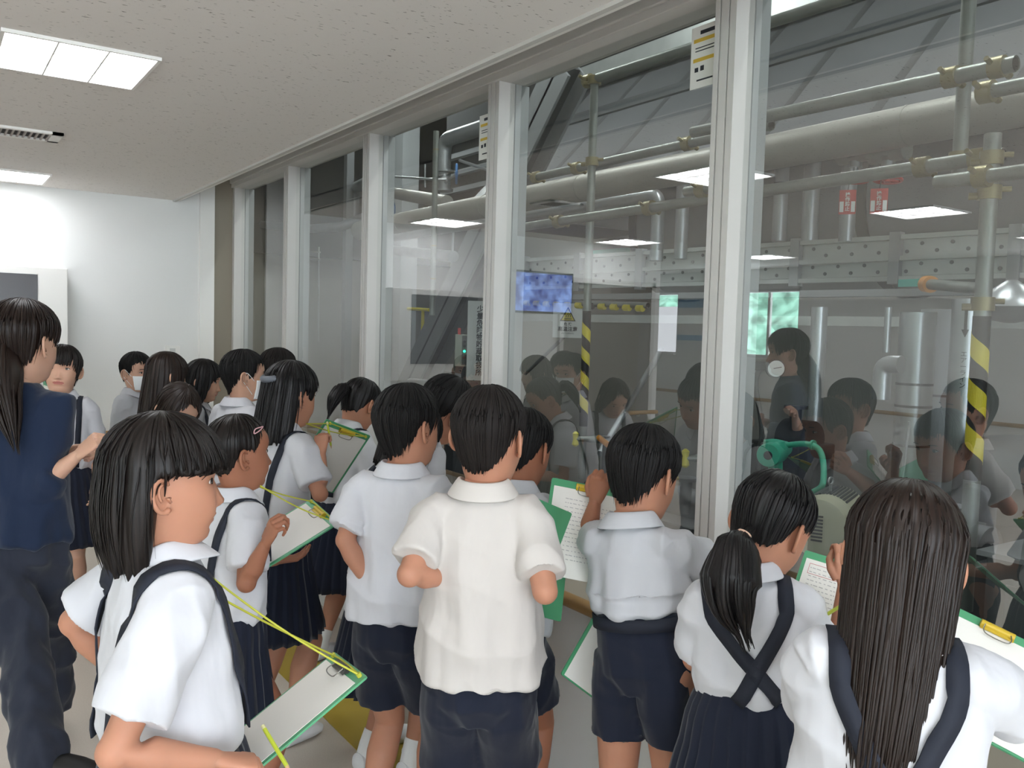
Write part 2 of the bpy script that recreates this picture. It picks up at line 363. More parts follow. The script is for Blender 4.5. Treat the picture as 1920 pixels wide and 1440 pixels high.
# ================================================================== the machine hall behind the glass
m_steel = mat('grey painted steel', '#8d9092', .55, .2, bump=(30, .1, .002), var=(2.5, .18))
m_steel_d = mat('dark grey steel', '#4c4e50', .5, .3, var=(4, .3))
m_hop = mat('hopper plate', '#6b6d70', .5, .35, var=(1.6, .14))
m_rib = mat('hopper rib', '#4c4e50', .5, .35)
m_clad = mat('aluminium cladding', '#a9adb0', .33, .75, var=(5, .15))
m_dusty = mat('dusty cladding', '#a3a19a', .48, .45, var=(3, .18))
m_galv = mat('galvanised tube', '#8f948f', .42, .6, var=(9, .25))
m_plank = mat('galvanised plank', '#b4b8b6', .38, .5, var=(7, .15))
m_clamp = mat('yellow zinc clamp', '#8d8462', .4, .6)
m_blue = mat('blue valve wheel', '#3f6fa8', .45)
m_red = mat('red enamel', '#b5322e', .45)
m_yel = mat('safety yellow', '#d2c233', .5)
m_yel2 = mat('yellow valve handle', '#c9bf2b', .45)
m_orange = mat('orange handle', '#c9852c', .45)
m_green = mat('green pump enamel', '#3fa386', .35)
m_beige = mat('beige motor enamel', '#a8a78f', .45)
m_hwall = mat('hall wall', '#9c9b96', .85, var=(.8, .08))
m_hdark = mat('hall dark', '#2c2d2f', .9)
m_sign = mat('sign board', '#dcdfdd', .6)
m_blk = mat('stripe black', '#1c1c1e', .55)

b = MB(); b.box((8.6, -3.6, -1.2), (8.75, 14.2, 5.2), m_hwall); struct('wall_hall_back', b)
b = MB(); b.box((2.3, 14, -1.2), (8.7, 14.15, 5.2), m_hwall); struct('wall_hall_end', b)
b = MB(); b.box((2.3, -3.75, -1.2), (8.7, -3.6, 5.2), m_hwall); struct('wall_hall_near', b)
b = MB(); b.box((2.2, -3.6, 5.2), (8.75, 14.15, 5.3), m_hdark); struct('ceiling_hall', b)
b = MB(); b.box((2.2, -3.6, -1.3), (8.75, 14.15, -1.2), mat('hall floor', '#6c6a64', .7)); struct('floor_hall', b)
b = MB(); b.box((2.23, -3.6, -1.2), (2.26, 14, .62), m_hwall); b.box((2.2, 7.2, .62), (2.26, 14, 5.2), m_hwall); b.box((2.2, -3.6, 2.72), (2.26, 7.2, 5.2), m_hwall); struct('wall_hall_window', b)

# hall lamps: high-bay battens
m_bat = mat('hall lamp tube', '#ffffff', .5, emit='#eef4f2', power=HALL_POWER*10)
for i, (x, y) in enumerate(((3.4, -.5), (3.4, 2.6), (3.4, 6.2), (6.6, .8), (6.6, 5), (5, 10.5), (6.6, 9))):
    root = empty('batten_lamp', (x, y, 5.1), 'long batten lamp under the hall roof above the pipes', 'lamp', 'hall roof lamps')
    b = MB(); b.box((x-.08, y-.7, 5.08), (x+.08, y+.7, 5.19), m_white); b.build('housing', root, False)
    b = MB(); b.box((x-.05, y-.65, 5.05), (x+.05, y+.65, 5.08), m_bat); b.build('tube', root, False)

def pipe(name, pts, r, m, label, cat='pipe', group=None, n=20, seams=(), sm=None, parent=None, bend=None):
    b = MB(); pts = [Vector(p) for p in pts]
    if len(pts) > 2:                               # round the corners
        q = [pts[0]]
        for i in range(1, len(pts)-1):
            k = (bend or r*1.6); a = pts[i] + (pts[i-1]-pts[i]).normalized()*k; c = pts[i] + (pts[i+1]-pts[i]).normalized()*k
            for t in np.linspace(0, 1, 7): q.append(a*(1-t)**2 + pts[i]*2*t*(1-t) + c*t*t)
        q.append(pts[-1])
    else: q = pts
    b.tube(q, r, m, n); o = b.build(name, parent)
    if not parent: tag(o, label, cat, group)
    if seams:
        s = MB(); d = (pts[1]-pts[0])
        for t in seams: p = pts[0]+d*t; s.tube([p-d.normalized()*.006, p+d.normalized()*.006], r*1.025, sm or m_steel_d, n); s.build('seam_band', o); s = MB()
    return o

# ---- big hopper: sloping ribbed plate wall with a flange along its foot
X0, X1 = 4.3, 5.6
A = atX(940, 395, X0); Bp = atX(1920, 165, X0); T0 = atX(950, 195, X1); T1 = atX(1920, -70, X1)
A.z = B0z = (A.z+Bp.z)/2; Bp.z = B0z; T0.z = T1.z = (T0.z+T1.z)/2; A.y = T0.y = 7.2; Bp.y = T1.y = 0.2
root = empty('hopper', (X0, 3, B0z), 'huge grey sloping hopper with ribs, filling the top of the window view', 'hopper')
b = MB(); nrm = Vector((.1, 0, -.04)); b.prism([A, Bp, T1, T0], (.06, 0, .02), m_hop); b.build('sloping_plate', root, False)
mid = .62
for k in range(9):
    y = .6+k*.78; lo = Vector((X0, y, B0z)); hi = Vector((X1, y, T0.z)); s = (hi-lo); w = Vector((0, .07, 0)); o_ = Vector((-.06, 0, -.06))
    b = MB(); p = [lo, lo+w, hi+w, hi]; b.prism(p, o_, m_rib); b.build('rib', root, False)
b = MB(); lo = Vector((X0, .2, B0z)).lerp(Vector((X1, .2, T0.z)), mid); b.prism([lo, lo+Vector((.06, 0, .1)), lo+Vector((.06, 7, .1)), lo+Vector((0, 7, 0))], (-.012, 0, .012), m_rib); b.build('waist_band', root, False)
b = MB(); b.box((X0-.07, .2, B0z-.10), (X0+.05, 7.2, B0z-.07), m_steel_d); b.box((X0-.02, .2, B0z-.1), (X0+.02, 7.2, B0z), m_steel); b.build('bottom_flange', root, False)
for k in range(26):
    b = MB(); y = .5+k*.26; b.tube([(X0-.045, y, B0z-.12), (X0-.045, y, B0z-.05)], .012, m_steel_d, 6); b.build('bolt', root)
b = MB(); b.box((X1-.16, .2, T0.z-.02), (X1+.05, 7.2, T0.z+.16), m_plank); b.build('top_beam', root, False)
# hopper side wall towards the dark
b = MB(); b.prism([A, T0, T0+Vector((1, 0, 0)), A+Vector((2.3, 0, 0))], (0, .05, 0), m_steel_d); b.build('end_plate', root, False)
# ---- vessel drum below the hopper
b = MB(); zc = 2.42; r = .62; b.tube([(5.6, .1, zc), (5.6, 5.6, zc)], r, m_steel, 48)
o = b.build('boiler_drum'); tag(o, 'large horizontal grey boiler drum hanging below the hopper', 'drum')
for y in (1.2, 3.4, 5.55): b = MB(); b.tube([(5.6, y-.04, zc), (5.6, y+.04, zc)], r*1.03, m_rib, 48); b.build('drum_band', o)
for (px, w) in ((1465, .045), (1522, .05), (1592, .045)):
    p = atX(px, 345, 4.5); q = atX(px-6, 452, 4.5); q.x = p.x; q.y = p.y
    pipe('drop_pipe', [p+Vector((0, 0, .3)), q], w, m_clad, ('shiny vertical drop pipe below the drum, %s of the three near the red tags' % {1465: 'leftmost', 1522: 'middle', 1592: 'rightmost'}[px]), 'pipe', 'drop pipes under the drum', seams=(.45,))

# ---- long insulated main pipe
XM = 3.58; pa = atX(690, 418, XM); pb = atX(1920, 203, XM); za = (atX(973, 371, XM).z + atX(1419, 294, XM).z)/2
o = pipe('insulated_main', [(XM, pa.y+.2, za), (XM, .2, za)], .088, m_dusty, 'long dusty insulated pipe running across all the panes, thickest of the pipes', seams=[.12, .3, .45, .6, .74, .86], sm=m_dusty)
XB = 3.84
p1 = atX(971, 404, XB); p2 = atX(1235, 366, XB); p3 = atX(1232, 458, XB); zz = (p1.z+p2.z)/2
pipe('insulated_branch', [(XB, p1.y+2.2, zz), (XB, p2.y, zz), (XB, p2.y, p3.z-.1)], .042, m_clad, 'thin shiny pipe below the main pipe that elbows down to a short leg')
pipe('drop_pipe', [(XB, atX(1279, 400, XB).y, zz+.05), (XB, atX(1279, 400, XB).y, p3.z-.1)], .04, m_clad, 'short vertical pipe just right of the elbowed branch pipe', 'pipe')

# ---- scaffolding tubes with clamps
scaf = []
def clamp(p, ax=(0, 1, 0), parent=None):
    a = Vector(ax).normalized(); b = MB()
    b.tube([Vector(p)-a*.022, Vector(p)+a*.022], .036, m_clamp, 12)
    s = a.cross(Vector((.3, .2, .9))).normalized(); b.tube([Vector(p)+s*.03-a*.01, Vector(p)+s*.062-a*.01], .009, m_clamp, 8); b.tube([Vector(p)-s*.03+a*.01, Vector(p)-s*.06+a*.01], .012, m_clamp, 8)
    return b.build('clamp', parent)
def scaffold(a, c, label, clamps=(), r=.0243, grp='scaffold tubes', m=None):
    b = MB(); a = Vector(a); c = Vector(c); d = (c-a).normalized()
    # open tube with a dark bore
    b.tube([a, c], r, m or m_galv, 16, cap=False)
    b.tube([a+d*.002, c-d*.002], r*.82, m_steel_d, 16, cap=False)
    o = b.build('scaffold_tube'); tag(o, label, 'scaffold tube', grp)
    for t in clamps: clamp(a.lerp(c, t), d, o)
    return o
def scY(px1, py1, px2, py2, X, label, clamps=(), r=.0243, **k):
    a = atX(px1, py1, X); c = atX(px2, py2, X); z = (a.z+c.z)/2; a.z += (z-a.z)*.5; c.z += (z-c.z)*.5
    return scaffold(a, c, label, clamps, r, **k)
XS = 3.0
scY(1100, 147, 1600, -2, XS, 'topmost horizontal scaffold tube, starting at the clamp in the third pane', (.01, .55))
scY(999, 333, 1447, 233, XS+.15, 'horizontal scaffold tube ending just right of the nearest mullion, above the mirrored light', (.02, .24, .72))
scY(1300, 242, 1905, 125, XS-.1, 'horizontal scaffold tube with an open end near the right edge, upper one', (.85, .96), .026)
scY(973, 427, 1883, 287, XS-.1, 'horizontal scaffold tube below the big pipe, ending near the right edge', (.14, .40, .90, .97))
scY(1755, 341, 1960, 315, XS-.2, 'short scaffold tube with a white painted end at the right, below the long tubes', (.45,), .023)
scY(1845, 172, 1960, 150, XS-.2, 'short scaffold tube at the top right resting above the big pipe', (.05,), .023)
scY(1286, 358, 1350, 350, XS-.2, 'stub of scaffold tube just left of the nearest mullion', (.5,), .023)
def scZ(px1, py1, px2, py2, X, label, clamps=(), r=.0243, stripes=None):
    a = atX(px1, py1, X); c = atX(px2, py2, X); c.y = a.y
    o = scaffold(a, c, label, clamps, r)
    if stripes:
        z0 = atX(px1, stripes[0], X).z; z1 = atX(px2, stripes[1], X).z; wz = stripes[2]
        # hazard tape: alternating helical bands
        n = 24; H = z0-z1; K = max(1, int(H/wz)); b = MB()
        b.tube([(a.x, a.y, z0), (a.x, a.y, z1)], r*1.05, m_blk, n)
        b.build('hazard_tape', o)
        b = MB(); rr = r*1.09; v = []; f = []; st = 0
        for k in range(K):
            top = z0 - k*wz
            for j in range(n+1):
                g = 2*math.pi*j/n; ph = (j/n)*wz*1.0
                zt = top - ph; zb = zt - wz*.5
                v += [(a.x+rr*math.cos(g), a.y+rr*math.sin(g), zt), (a.x+rr*math.cos(g), a.y+rr*math.sin(g), zb)]
            for j in range(n): q = st+2*j; f.append((q, q+1, q+3, q+2))
            st += 2*(n+1)
        b.add(v, f, m_yel); b.build('yellow_stripe', o)
    return o
scZ(1115, 150, 1106, 900, XS, 'upright scaffold tube with yellow and black tape in the third pane', (.0, .2), .022, (582, 800, .13))
scZ(1818, -20, 1806, 330, XS, 'upright scaffold tube at the top right, crossing the big pipe', (.45, .9))
scZ(1862, 250, 1834, 1150, XS-.15, 'near upright scaffold tube with yellow and black tape at the right', (.05, .12, .35), .026, (592, 900, .145))

# ---- diagonal steel column (H-section) across the third and second panes
DXp = 4.02; a = atX(1048, 120, DXp); c = atX(752, 740, DXp)
d = (c-a).normalized(); w = d.cross(Vector((1, 0, 0))).normalized()*.16; t = Vector((.2, 0, 0))
b = MB(); b.prism([a-w, a+w, c+w, c-w], (.025, 0, 0), m_steel); b.prism([p+t for p in (a-w, a+w, c+w, c-w)], (.025, 0, 0), m_steel); b.prism([a-w*.08, a+w*.08, c+w*.08, c-w*.08], t, m_steel_d)
tag(b.build('diagonal_brace', None, False), 'thick grey diagonal steel brace leaning from upper right to lower left', 'steel brace')

# ---- perforated plank walkway / cable tray with posts
XQ0, XQ1 = 4.7, 3.6
def qt(px, py, t): return atX(px, py, XQ0+(XQ1-XQ0)*t)
root = None
zt = atX(1411, 450, 4.15).z; zb = atX(1411, 522, 4.15).z
def on_top(px, py): d = ray(px, py); return CAM + d*((zt-CAM_Z)/d.z)
p0 = on_top(965, 489); p1 = on_top(1960, 429)
p0.z = p1.z = 0
dirv = (p1-p0); L = dirv.length; dirv.normalize(); nv = Vector((0, 0, 1)).cross(dirv); nv = nv if nv.x < 0 else -nv
root = empty('walkway', (p0.x, p0.y, zb), 'long galvanised walkway of perforated planks crossing behind the panes', 'walkway')
h = (zt-zb)
def slab(z0, z1, m, name, off=0, th=.012, s0=0, s1=1):
    b = MB(); a = p0+dirv*L*s0+nv*off; c = p0+dirv*L*s1+nv*off
    b.prism([a+Vector((0,0,z0)), c+Vector((0,0,z0)), c+Vector((0,0,z1)), a+Vector((0,0,z1))], nv*th, m); return b
for (z0, z1) in ((zb+h*.08, zb+h*.47), (zb+h*.53, zb+h*.95)):
    slab(z0, z1, m_plank, '').build('plank', root, False)
for z in (zb, zb+h*.49, zb+h): slab(z-.012, z+.014, m_plank, '', 0, .05).build('rail', root, False)
nh = 0
for row, zf in enumerate((.18, .36, .66, .84)):
    for k in range(24):
        t = (k+.5*(row % 2)+.3)/24.5; q = p0+dirv*L*t+nv*.0125+Vector((0, 0, zb+h*zf))
        b = MB(); b.tube([q, q+nv*.003], .011, m_steel_d, 10); b.build('perforation', root)
for k in range(7):
    t = .04+k*.155; q = p0+dirv*L*t
    b = MB(); s = dirv*.03; b.prism([q-s+Vector((0,0,zb-.03)), q+s+Vector((0,0,zb-.03)), q+s+Vector((0,0,zt+.03)), q-s+Vector((0,0,zt+.03))], nv*.06, m_steel); b.build('post', root, False)
# support beam and light channel under the walkway
b = slab(zb-.10, zb-.06, m_steel, '', .02, .08); tag(b.build('support_beam', None, False), 'grey horizontal beam directly under the perforated walkway', 'beam')
b = slab(zb-.27, zb-.215, m_plank, '', .05, .05); tag(b.build('cable_channel', None, False), 'pale horizontal cable channel below the walkway beam', 'channel')
# capped tube, teal label
a = atX(1742, 532, 3.2); c = atX(1848, 541, 2.9)
o = pipe('capped_tube', [a, c], .02, m_galv, 'short tube with an orange rubber cap under the walkway at the right', 'tube')
b = MB(); d = (a-c).normalized(); b.tube([a-d*.02, a+d*.03], .032, m_orange, 16); b.build('rubber_cap', o)
b = MB(); q = atX(1717, 529, 3.9); b.box((q.x, q.y-.09, q.z-.018), (q.x+.01, q.y+.09, q.z+.018), mat('teal label', '#2f9a8c', .5)); tag(b.build('teal_label', None, False), 'small teal label plate left of the orange-capped tube', 'label plate')
# teal windows high in the hall seen between planks
b = MB(); q = atX(1130, 492, 8.5); b.box((q.x, q.y-.55, q.z-.2), (q.x+.05, q.y+.35, q.z+.2), mat('teal hall glazing', '#7fc7b4', .4)); struct('window_14', b)

# ---- upright vessels and pipes at the right
def vpipe(px, py0, py1, X, r, m, label, seams=(), name='upright_pipe', cat='pipe'):
    a = atX(px, py0, X); c = atX(px, py1, X); c.y = a.y; k = (a.z-c.z)/(a.z+1.2); seams = [t*k for t in seams]
    if py1 > 700: c.z = -1.2
    return pipe(name, [a, c], r, m, label, cat, seams=seams, n=32)
vpipe(1537, 575, 985, 4.0, .042, m_clad, 'dark shiny upright pipe right of the mirrored window', (.6,))
vpipe(1722, 585, 905, 4.1, .085, m_clad, 'tall shiny clad cylinder with seams in the right pane', (.42, .55, .78), 'clad_cylinder', 'cylinder')
vpipe(1770, 580, 900, 4.5, .11, m_steel, 'wide grey upright duct just behind the clad cylinder', (.5,), 'upright_duct', 'duct')
o = vpipe(1828-12, 560, 900, 3.9, .066, m_clad, 'upright silver pipe marked with a black arrow at the right')
q = atX(1811, 600, 3.9-.068); b = MB()
s = .012
def rel(du, dz, off=0): n = (CAM-q); n.z = 0; n.normalize(); rr = Vector((0,0,1)).cross(n); return q + rr*du + Vector((0,0,dz)) + n*(.004)
b.prism([rel(-s*.5, .06), rel(s*.5, .06), rel(s*.5, -.04), rel(s*1.3, -.04), rel(0, -.075), rel(-s*1.3, -.04), rel(-s*.5, -.04)], (-.001, 0, 0), m_blk); b.build('arrow_mark', o, False)
n_ = (CAM-q); n_.z = 0; n_.normalize(); rr_ = Vector((0,0,1)).cross(n_)
put_text('pipe_lettering', 'エアーライン', .028, m_blk, q+Vector((0,0,-.22))+n_*.006, rr_, (0,0,1), o, vertical=True)
# elbow fitting
a = atX(1690, 683, 3.8); c = atX(1655, 683, 3.8); e = atX(1655, 748, 3.8)
pipe('elbow_fitting', [(c.x, a.y, a.z), (c.x, c.y, a.z), (c.x, c.y, e.z)], .042, m_clad, 'silver pipe elbow turned down beside the clad cylinder', 'pipe', bend=.05, seams=(), n=24)
vpipe(1666, 575, 660, 4.0, .016, m_clad, 'thin upright silver pipe above the elbow')
pipe('thin_rod', [atX(1705, 790, 3.3), atX(1690, 910, 3.3)], .006, m_steel, 'thin vertical rod in front of the clad cylinder', 'rod')
# hanging round lamp shade at far right
b = MB(); q = atX(1895, 575, 4); prof = [(.02, .12), (.05, .10), (.14, .03), (.15, .0), (.11, -.05), (.02, -.07)]
b.tube([(q.x, q.y, q.z+z) for r, z in prof], [r for r, z in prof], m_clad, 28); tag(b.build('dome_cap'), 'rounded metal vessel bottom right of the striped tube', 'vessel')

# ---- valves with red wheels and hanging red tags
def wheel(name, c, r, m, axis, parent=None, label=None, grp=None, rod=.1):
    ax = Vector(axis).normalized(); u = ax.orthogonal().normalized(); v = ax.cross(u)
    b = MB(); b.tube([Vector(c)+(u*math.cos(g)+v*math.sin(g))*r for g in np.linspace(0, 2*math.pi, 24, endpoint=False)], r*.13, m, 8, closed=True)
    for k in range(5): g = 2*math.pi*k/5; b.tube([c, Vector(c)+(u*math.cos(g)+v*math.sin(g))*r], r*.09, m, 6)
    b.tube([Vector(c)-ax*r*.18, Vector(c)+ax*r*.18], r*.24, m, 12)
    return b.build(name, parent)
XV = 3.75
for i, (px, py, tx, ty) in enumerate(((1603, 336, 1589, 378), (1664, 336, 1648, 376))):
    c = atX(px, py, XV); side = ('left', 'right')[i]
    root = empty('gate_valve', c, 'valve with a red handwheel below the big pipe, %s one of the two' % side, 'valve', 'red-wheeled valves')
    wheel('handwheel', c, .062, m_red, (0.1, 0, 1), root)
    b = MB(); b.tube([c, c+Vector((0, 0, .06))], .012, m_clad, 10); b.tube([c+Vector((0,0,.06)), c+Vector((0,0,.09))], .03, m_clad, 12); b.build('stem', root)
    b = MB(); b.tube([c+Vector((0, 0, z)) for z in (.08, .1, .16, .18)], [.02, .045, .045, .03], m_galv, 16); b.tube([c+Vector((0, -.09, .13)), c+Vector((0, .09, .13))], .05, m_galv, 16); b.build('body', root)
    q = atX(tx, ty, XV-.05); w, hh = .038, .058
    n_ = (CAM-q); n_.z = 0; n_.normalize(); rr = Vector((0,0,1)).cross(n_)
    def T(u, z, o=0): return q+rr*u+Vector((0, 0, z))+n_*o
    b = MB(); b.prism([T(-w, -hh), T(w, -hh), T(w, hh), T(-w, hh)], n_*.002, m_red); tg = b.build('warning_tag', None, False)
    tag(tg, 'red hanging tag with white characters below the %s red wheel' % side, 'tag', 'red tags under the red wheels')
    b = MB()
    for u in (-w*.68, w*.68): b.prism([T(u-w*.24, -hh*.82, .0025), T(u+w*.24, -hh*.82, .0025), T(u+w*.24, hh*.05, .0025), T(u-w*.24, hh*.05, .0025)], n_*.0005, m_sign)
    b.build('white_field', tg, False)
    put_text('lettering', '操作禁止', .0225, m_sign, T(0, 0, .004), rr, (0, 0, 1), tg, bold=.0006, vertical=True)
    b = MB(); b.tube([T(0, hh), T(.005, hh+.04), c+Vector((-.03, 0, 0))], .002, m_blk, 6); b.build('cord', tg)

# ---- upper left: silver elbows, blue wheels (second and first panes)
def P4(px, py, X): return atX(px, py, X)
XE = 4.4
a = P4(918, 272, XE); c = P4(833, 262, XE); e = P4(833, 330, XE)
pipe('elbow_pipe', [(XE, a.y-.4, c.z), (XE, c.y, c.z), (XE, c.y, e.z)], .075, m_clad, 'silver elbow pipe at the top of the second pane, above the blue wheel', bend=.12, n=24)
c = P4(833, 345, XE); root = empty('gate_valve', c, 'valve with a blue handwheel below the silver elbow', 'valve')
b = MB(); b.tube([(XE, c.y, c.z+.14), (XE, c.y, c.z+.12), (XE, c.y, c.z+.115), (XE, c.y, c.z+.04), (XE, c.y, c.z-.04), (XE, c.y, c.z-.045), (XE, c.y, c.z-.07)], [.1, .1, .05, .065, .06, .09, .09], m_clad, 20); b.build('body', root)
w_ = P4(856, 325, XE-.3); wheel('handwheel', w_, .085, m_blue, (1, -.6, 0), root); b = MB(); b.tube([w_, (XE, c.y, c.z+.02)], .014, m_clad, 10); b.build('stem', root)
w_ = P4(738, 392, XE-.3); o = wheel('blue_wheel', w_, .075, m_blue, (1, -.7, 0)); tag(o, 'blue valve handwheel half hidden by the third mullion from the right', 'handwheel')
a = P4(720, 358, XE); c = P4(838, 378, XE-.6); pipe('cross_pipe', [a, c], .06, m_dusty, 'dusty pipe running level behind the upright tube in the second pane')
a = P4(727, 467, XE); c = P4(850, 480, XE-.6); pipe('cross_pipe', [a, c], .05, m_clad, 'pale lower pipe with bands, under the mirrored light in the second pane', seams=(.3, .5, .7), sm=m_clad)
a = P4(818, 245, 3.4); c = P4(812, 590, 3.4); c.y = a.y; pipe('upright_tube', [a, c], .023, m_galv, 'slim upright tube in the middle of the second pane', seams=(.1, .62, .8), sm=m_clamp)
for (pts, lab, r) in (([(720, 329), (838, 337)], 'thin level pipe left of the blue wheel', .012), ([(797, 307), (797, 350)], 'thin bent drip pipe left of the blue wheel', .009), ([(850, 428), (846, 520)], 'thin drain pipe below the mirrored light', .012), ([(862, 300), (915, 318)], 'thin level pipe right of the blue wheel', .014)):
    pipe('thin_pipe', [P4(*p, 4.2) for p in pts], r, m_clad, lab)
XF = 4.8
a = P4(690, 350, XF); pipe('loop_pipe', [P4(664, 425, XF), P4(664, 352, XF), P4(690, 340, XF-.3), P4(695, 425, XF-.3)], .07, m_clad, 'tall silver hairpin pipe in the third pane from the wall', bend=.1, n=20)
XF = 4.25; pipe('cross_pipe', [P4(492, 420, XF), P4(580, 428, XF), P4(640, 424, XF-.1), P4(700, 400, XF-.2)], .055, m_clad, 'silver pipe winding behind the two far panes', bend=.08)
XF = 5.0
for k, (y0, lab) in enumerate(((470, 'upper thin rail in the far panes'), (484, 'lower thin rail in the far panes'))): pipe('thin_rail', [P4(494, y0-4, XF), P4(600, y0+2, XF)], .012, m_plank, lab, 'rail')
XF = 5.05; pipe('upright_tube', [P4(598, 462, XF), P4(597, 640, XF)], .012, m_plank, 'thin upright rail post in the far panes')
for (px, w, y0, y1, X, mm, lab) in ((515, .14, 370, 720, 5.4, mat('blue grey column', '#9299a0', .6), 'blue-grey steel column in the fourth pane from the right'), (648, .05, 300, 700, 4.6, m_steel, 'grey upright post in the far third pane'), (748, .14, 250, 560, 6.0, mat('pale column', '#a9adaf', .6), 'pale square column behind the second pane')):
    a = atX(px, y0, X); c = atX(px, y1, X); b = MB(); b.box((X, a.y-w, -1.2), (X+2*w, a.y+w, 5.1), mm); tag(b.build('steel_column', None, False), lab, 'column')
pipe('insulated_riser', [P4(702, 250, 4.9), P4(700, 420, 4.9)], .1, m_clad, 'thick clad riser half hidden by the third mullion')
# dark roof duct, cable tray upper left
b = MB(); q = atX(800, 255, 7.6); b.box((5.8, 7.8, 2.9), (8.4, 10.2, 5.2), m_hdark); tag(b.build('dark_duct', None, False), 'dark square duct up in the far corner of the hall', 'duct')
for k in range(4):
    z = 3.25+k*.22; b = MB(); b.box((5.72, 7.3, z), (5.8, 10.2, z+.06), m_steel); tag(b.build('steel_channel', None, False), ('lowest', 'second lowest', 'second highest', 'topmost')[k]+' of the dark steel channels stacked behind the silver elbow', 'channel')
b = MB(); b.box((3.9, 13.6, 2.6), (8.5, 13.7, 5.2), m_hdark); struct('wall_hall_dark_sheet', b)  # dark sheet added to stand for the darkness at the hall end
# pale lower housing that closes the view below the walkway
b = MB(); b.box((6.2, 6.2, -1.2), (8.5, 9.8, 1.75), mat('pale housing', '#a2a19b', .7)); tag(b.build('equipment_housing', None, False), 'big pale equipment housing behind the far panes', 'housing')
b = MB(); b.box((5.5, 1.6, -1.2), (7.5, 6.0, 1.78), mat('grey casing', '#a3a3a1', .6, .1)); tag(b.build('machine_casing', None, False), 'wide plain grey machine casing behind the upright pipes', 'casing')

# ---- signs
def board(px, py, X, w, hh, m, name, label, lean=None):
    q = atX(px, py, X); n_ = (CAM-q); n_.z = 0; n_.normalize(); rr = Vector((0,0,1)).cross(n_)
    T = lambda u, z, o=0: q+rr*u+Vector((0, 0, z))+n_*o
    b = MB(); b.prism([T(-w, -hh), T(w, -hh), T(w, hh), T(-w, hh)], n_*.004, m); o = b.build(name, None, False); tag(o, label, 'sign')
    return o, T, rr, n_
o, T, rr, n_ = board(897, 638, 3.6, .088, .31, m_sign, 'vertical_sign', 'tall white sign with a column of black characters beside the second mullion')
put_text('lettering', '少量危険物貯蔵取扱所', .062, m_ink, T(.01, -.02, .007), rr, (0, 0, 1), o, bold=.001, vertical=False) if False else None
me_lines = '少量危険物貯蔵取扱所'
for i, ch in enumerate(me_lines): put_text('character', ch, .056, m_ink, T(.01, .245-.055*i, .007), rr, (0, 0, 1), o, bold=.001)
o, T, rr, n_ = board(1064, 600, 3.68, .100, .118, m_sign, 'hot_surface_sign', 'white warning sign with a yellow triangle hung left of the striped tube')
b = MB(); b.prism([T(-.052, -.004, .006), T(.056, -.004, .006), T(.002, .094, .006)], n_*.001, m_blk); b.build('triangle_border', o, False)
b = MB(); b.prism([T(-.041, .002, .008), T(.045, .002, .008), T(.002, .081, .008)], n_*.001, m_yel); b.build('triangle', o, False)
b = MB(); b.prism([T(-.022, .008, .010), T(.026, .008, .010), T(.026, .014, .010), T(-.022, .014, .010)], n_*.001, m_blk)
for k in (-.012, .002, .016): b.tube([T(k, .02, .0105), T(k+.004, .032, .0105), T(k-.002, .044, .0105), T(k+.003, .054, .0105)], .0022, m_blk, 6)
b.build('heat_symbol', o, False)
put_text('lettering', '危 険', .024, m_ink, T(.003, -.026, .006), rr, (0, 0, 1), o, bold=.0004)
put_text('lettering', '高温注意', .034, m_ink, T(.003, -.06, .006), rr, (0, 0, 1), o, bold=.0008)
put_text('lettering', '(HOT SURFACE)', .012, m_ink, T(.003, -.088, .006), rr, (0, 0, 1), o)
o = scY(964, 560, 1215, 578, 3.75, 'level scaffold tube wrapped in black and yellow tape beside the warning sign', (), .02)
a = atX(964, 566, 3.73); c = atX(1215, 578, 3.73)
for k in range(12):
    p = a.lerp(c, (k+.2)/12); q = a.lerp(c, (k+.62)/12); b = MB(); b.tube([p, q], .021, m_yel if k != 7 else m_blk, 14); b.build('yellow_stripe', o)
# control box with lamps
q = atX(866, 655, 3.5); root = empty('control_box', q, 'grey control box with a green indicator lamp left of the tall sign', 'control box')
n_ = (CAM-q); n_.z = 0; n_.normalize(); rr = Vector((0,0,1)).cross(n_); R_ = Matrix((rr, n_, Vector((0,0,1)))).transposed()
b = MB(); b.box((-.055, -.12, -.13), (.045, 0, .12), mat('box grey green', '#9a9d92', .5), R_, q); b.build('housing', root, False, .004)
b = MB(); b.box((.0, 0, -.12), (.042, .004, .11), mat('lamp plate', '#5a5c58', .5), R_, q); b.build('lamp_plate', root, False)
for z, c_, e in ((.065, '#222222', 0), (.03, '#221a1a', 0), (-.01, '#1fc79a', 3.0), (-.06, '#5a3028', 0)):
    b = MB(); p = q+rr*.02+n_*.004+Vector((0, 0, z)); b.tube([p, p+n_*.014], .011, mat('lamp '+c_, c_, .3, emit=c_ if e else None, power=e), 14); b.build('indicator_lamp', root)
b = MB(); b.box((-.035, -.05, .12), (-.012, -.02, .17), m_red, R_, q); b.build('red_flap', root, False)
b = MB(); b.box((-.05, -.08, -1.9), (.03, -.03, -.13), m_steel_d, R_, q); b.build('stand', root, False)

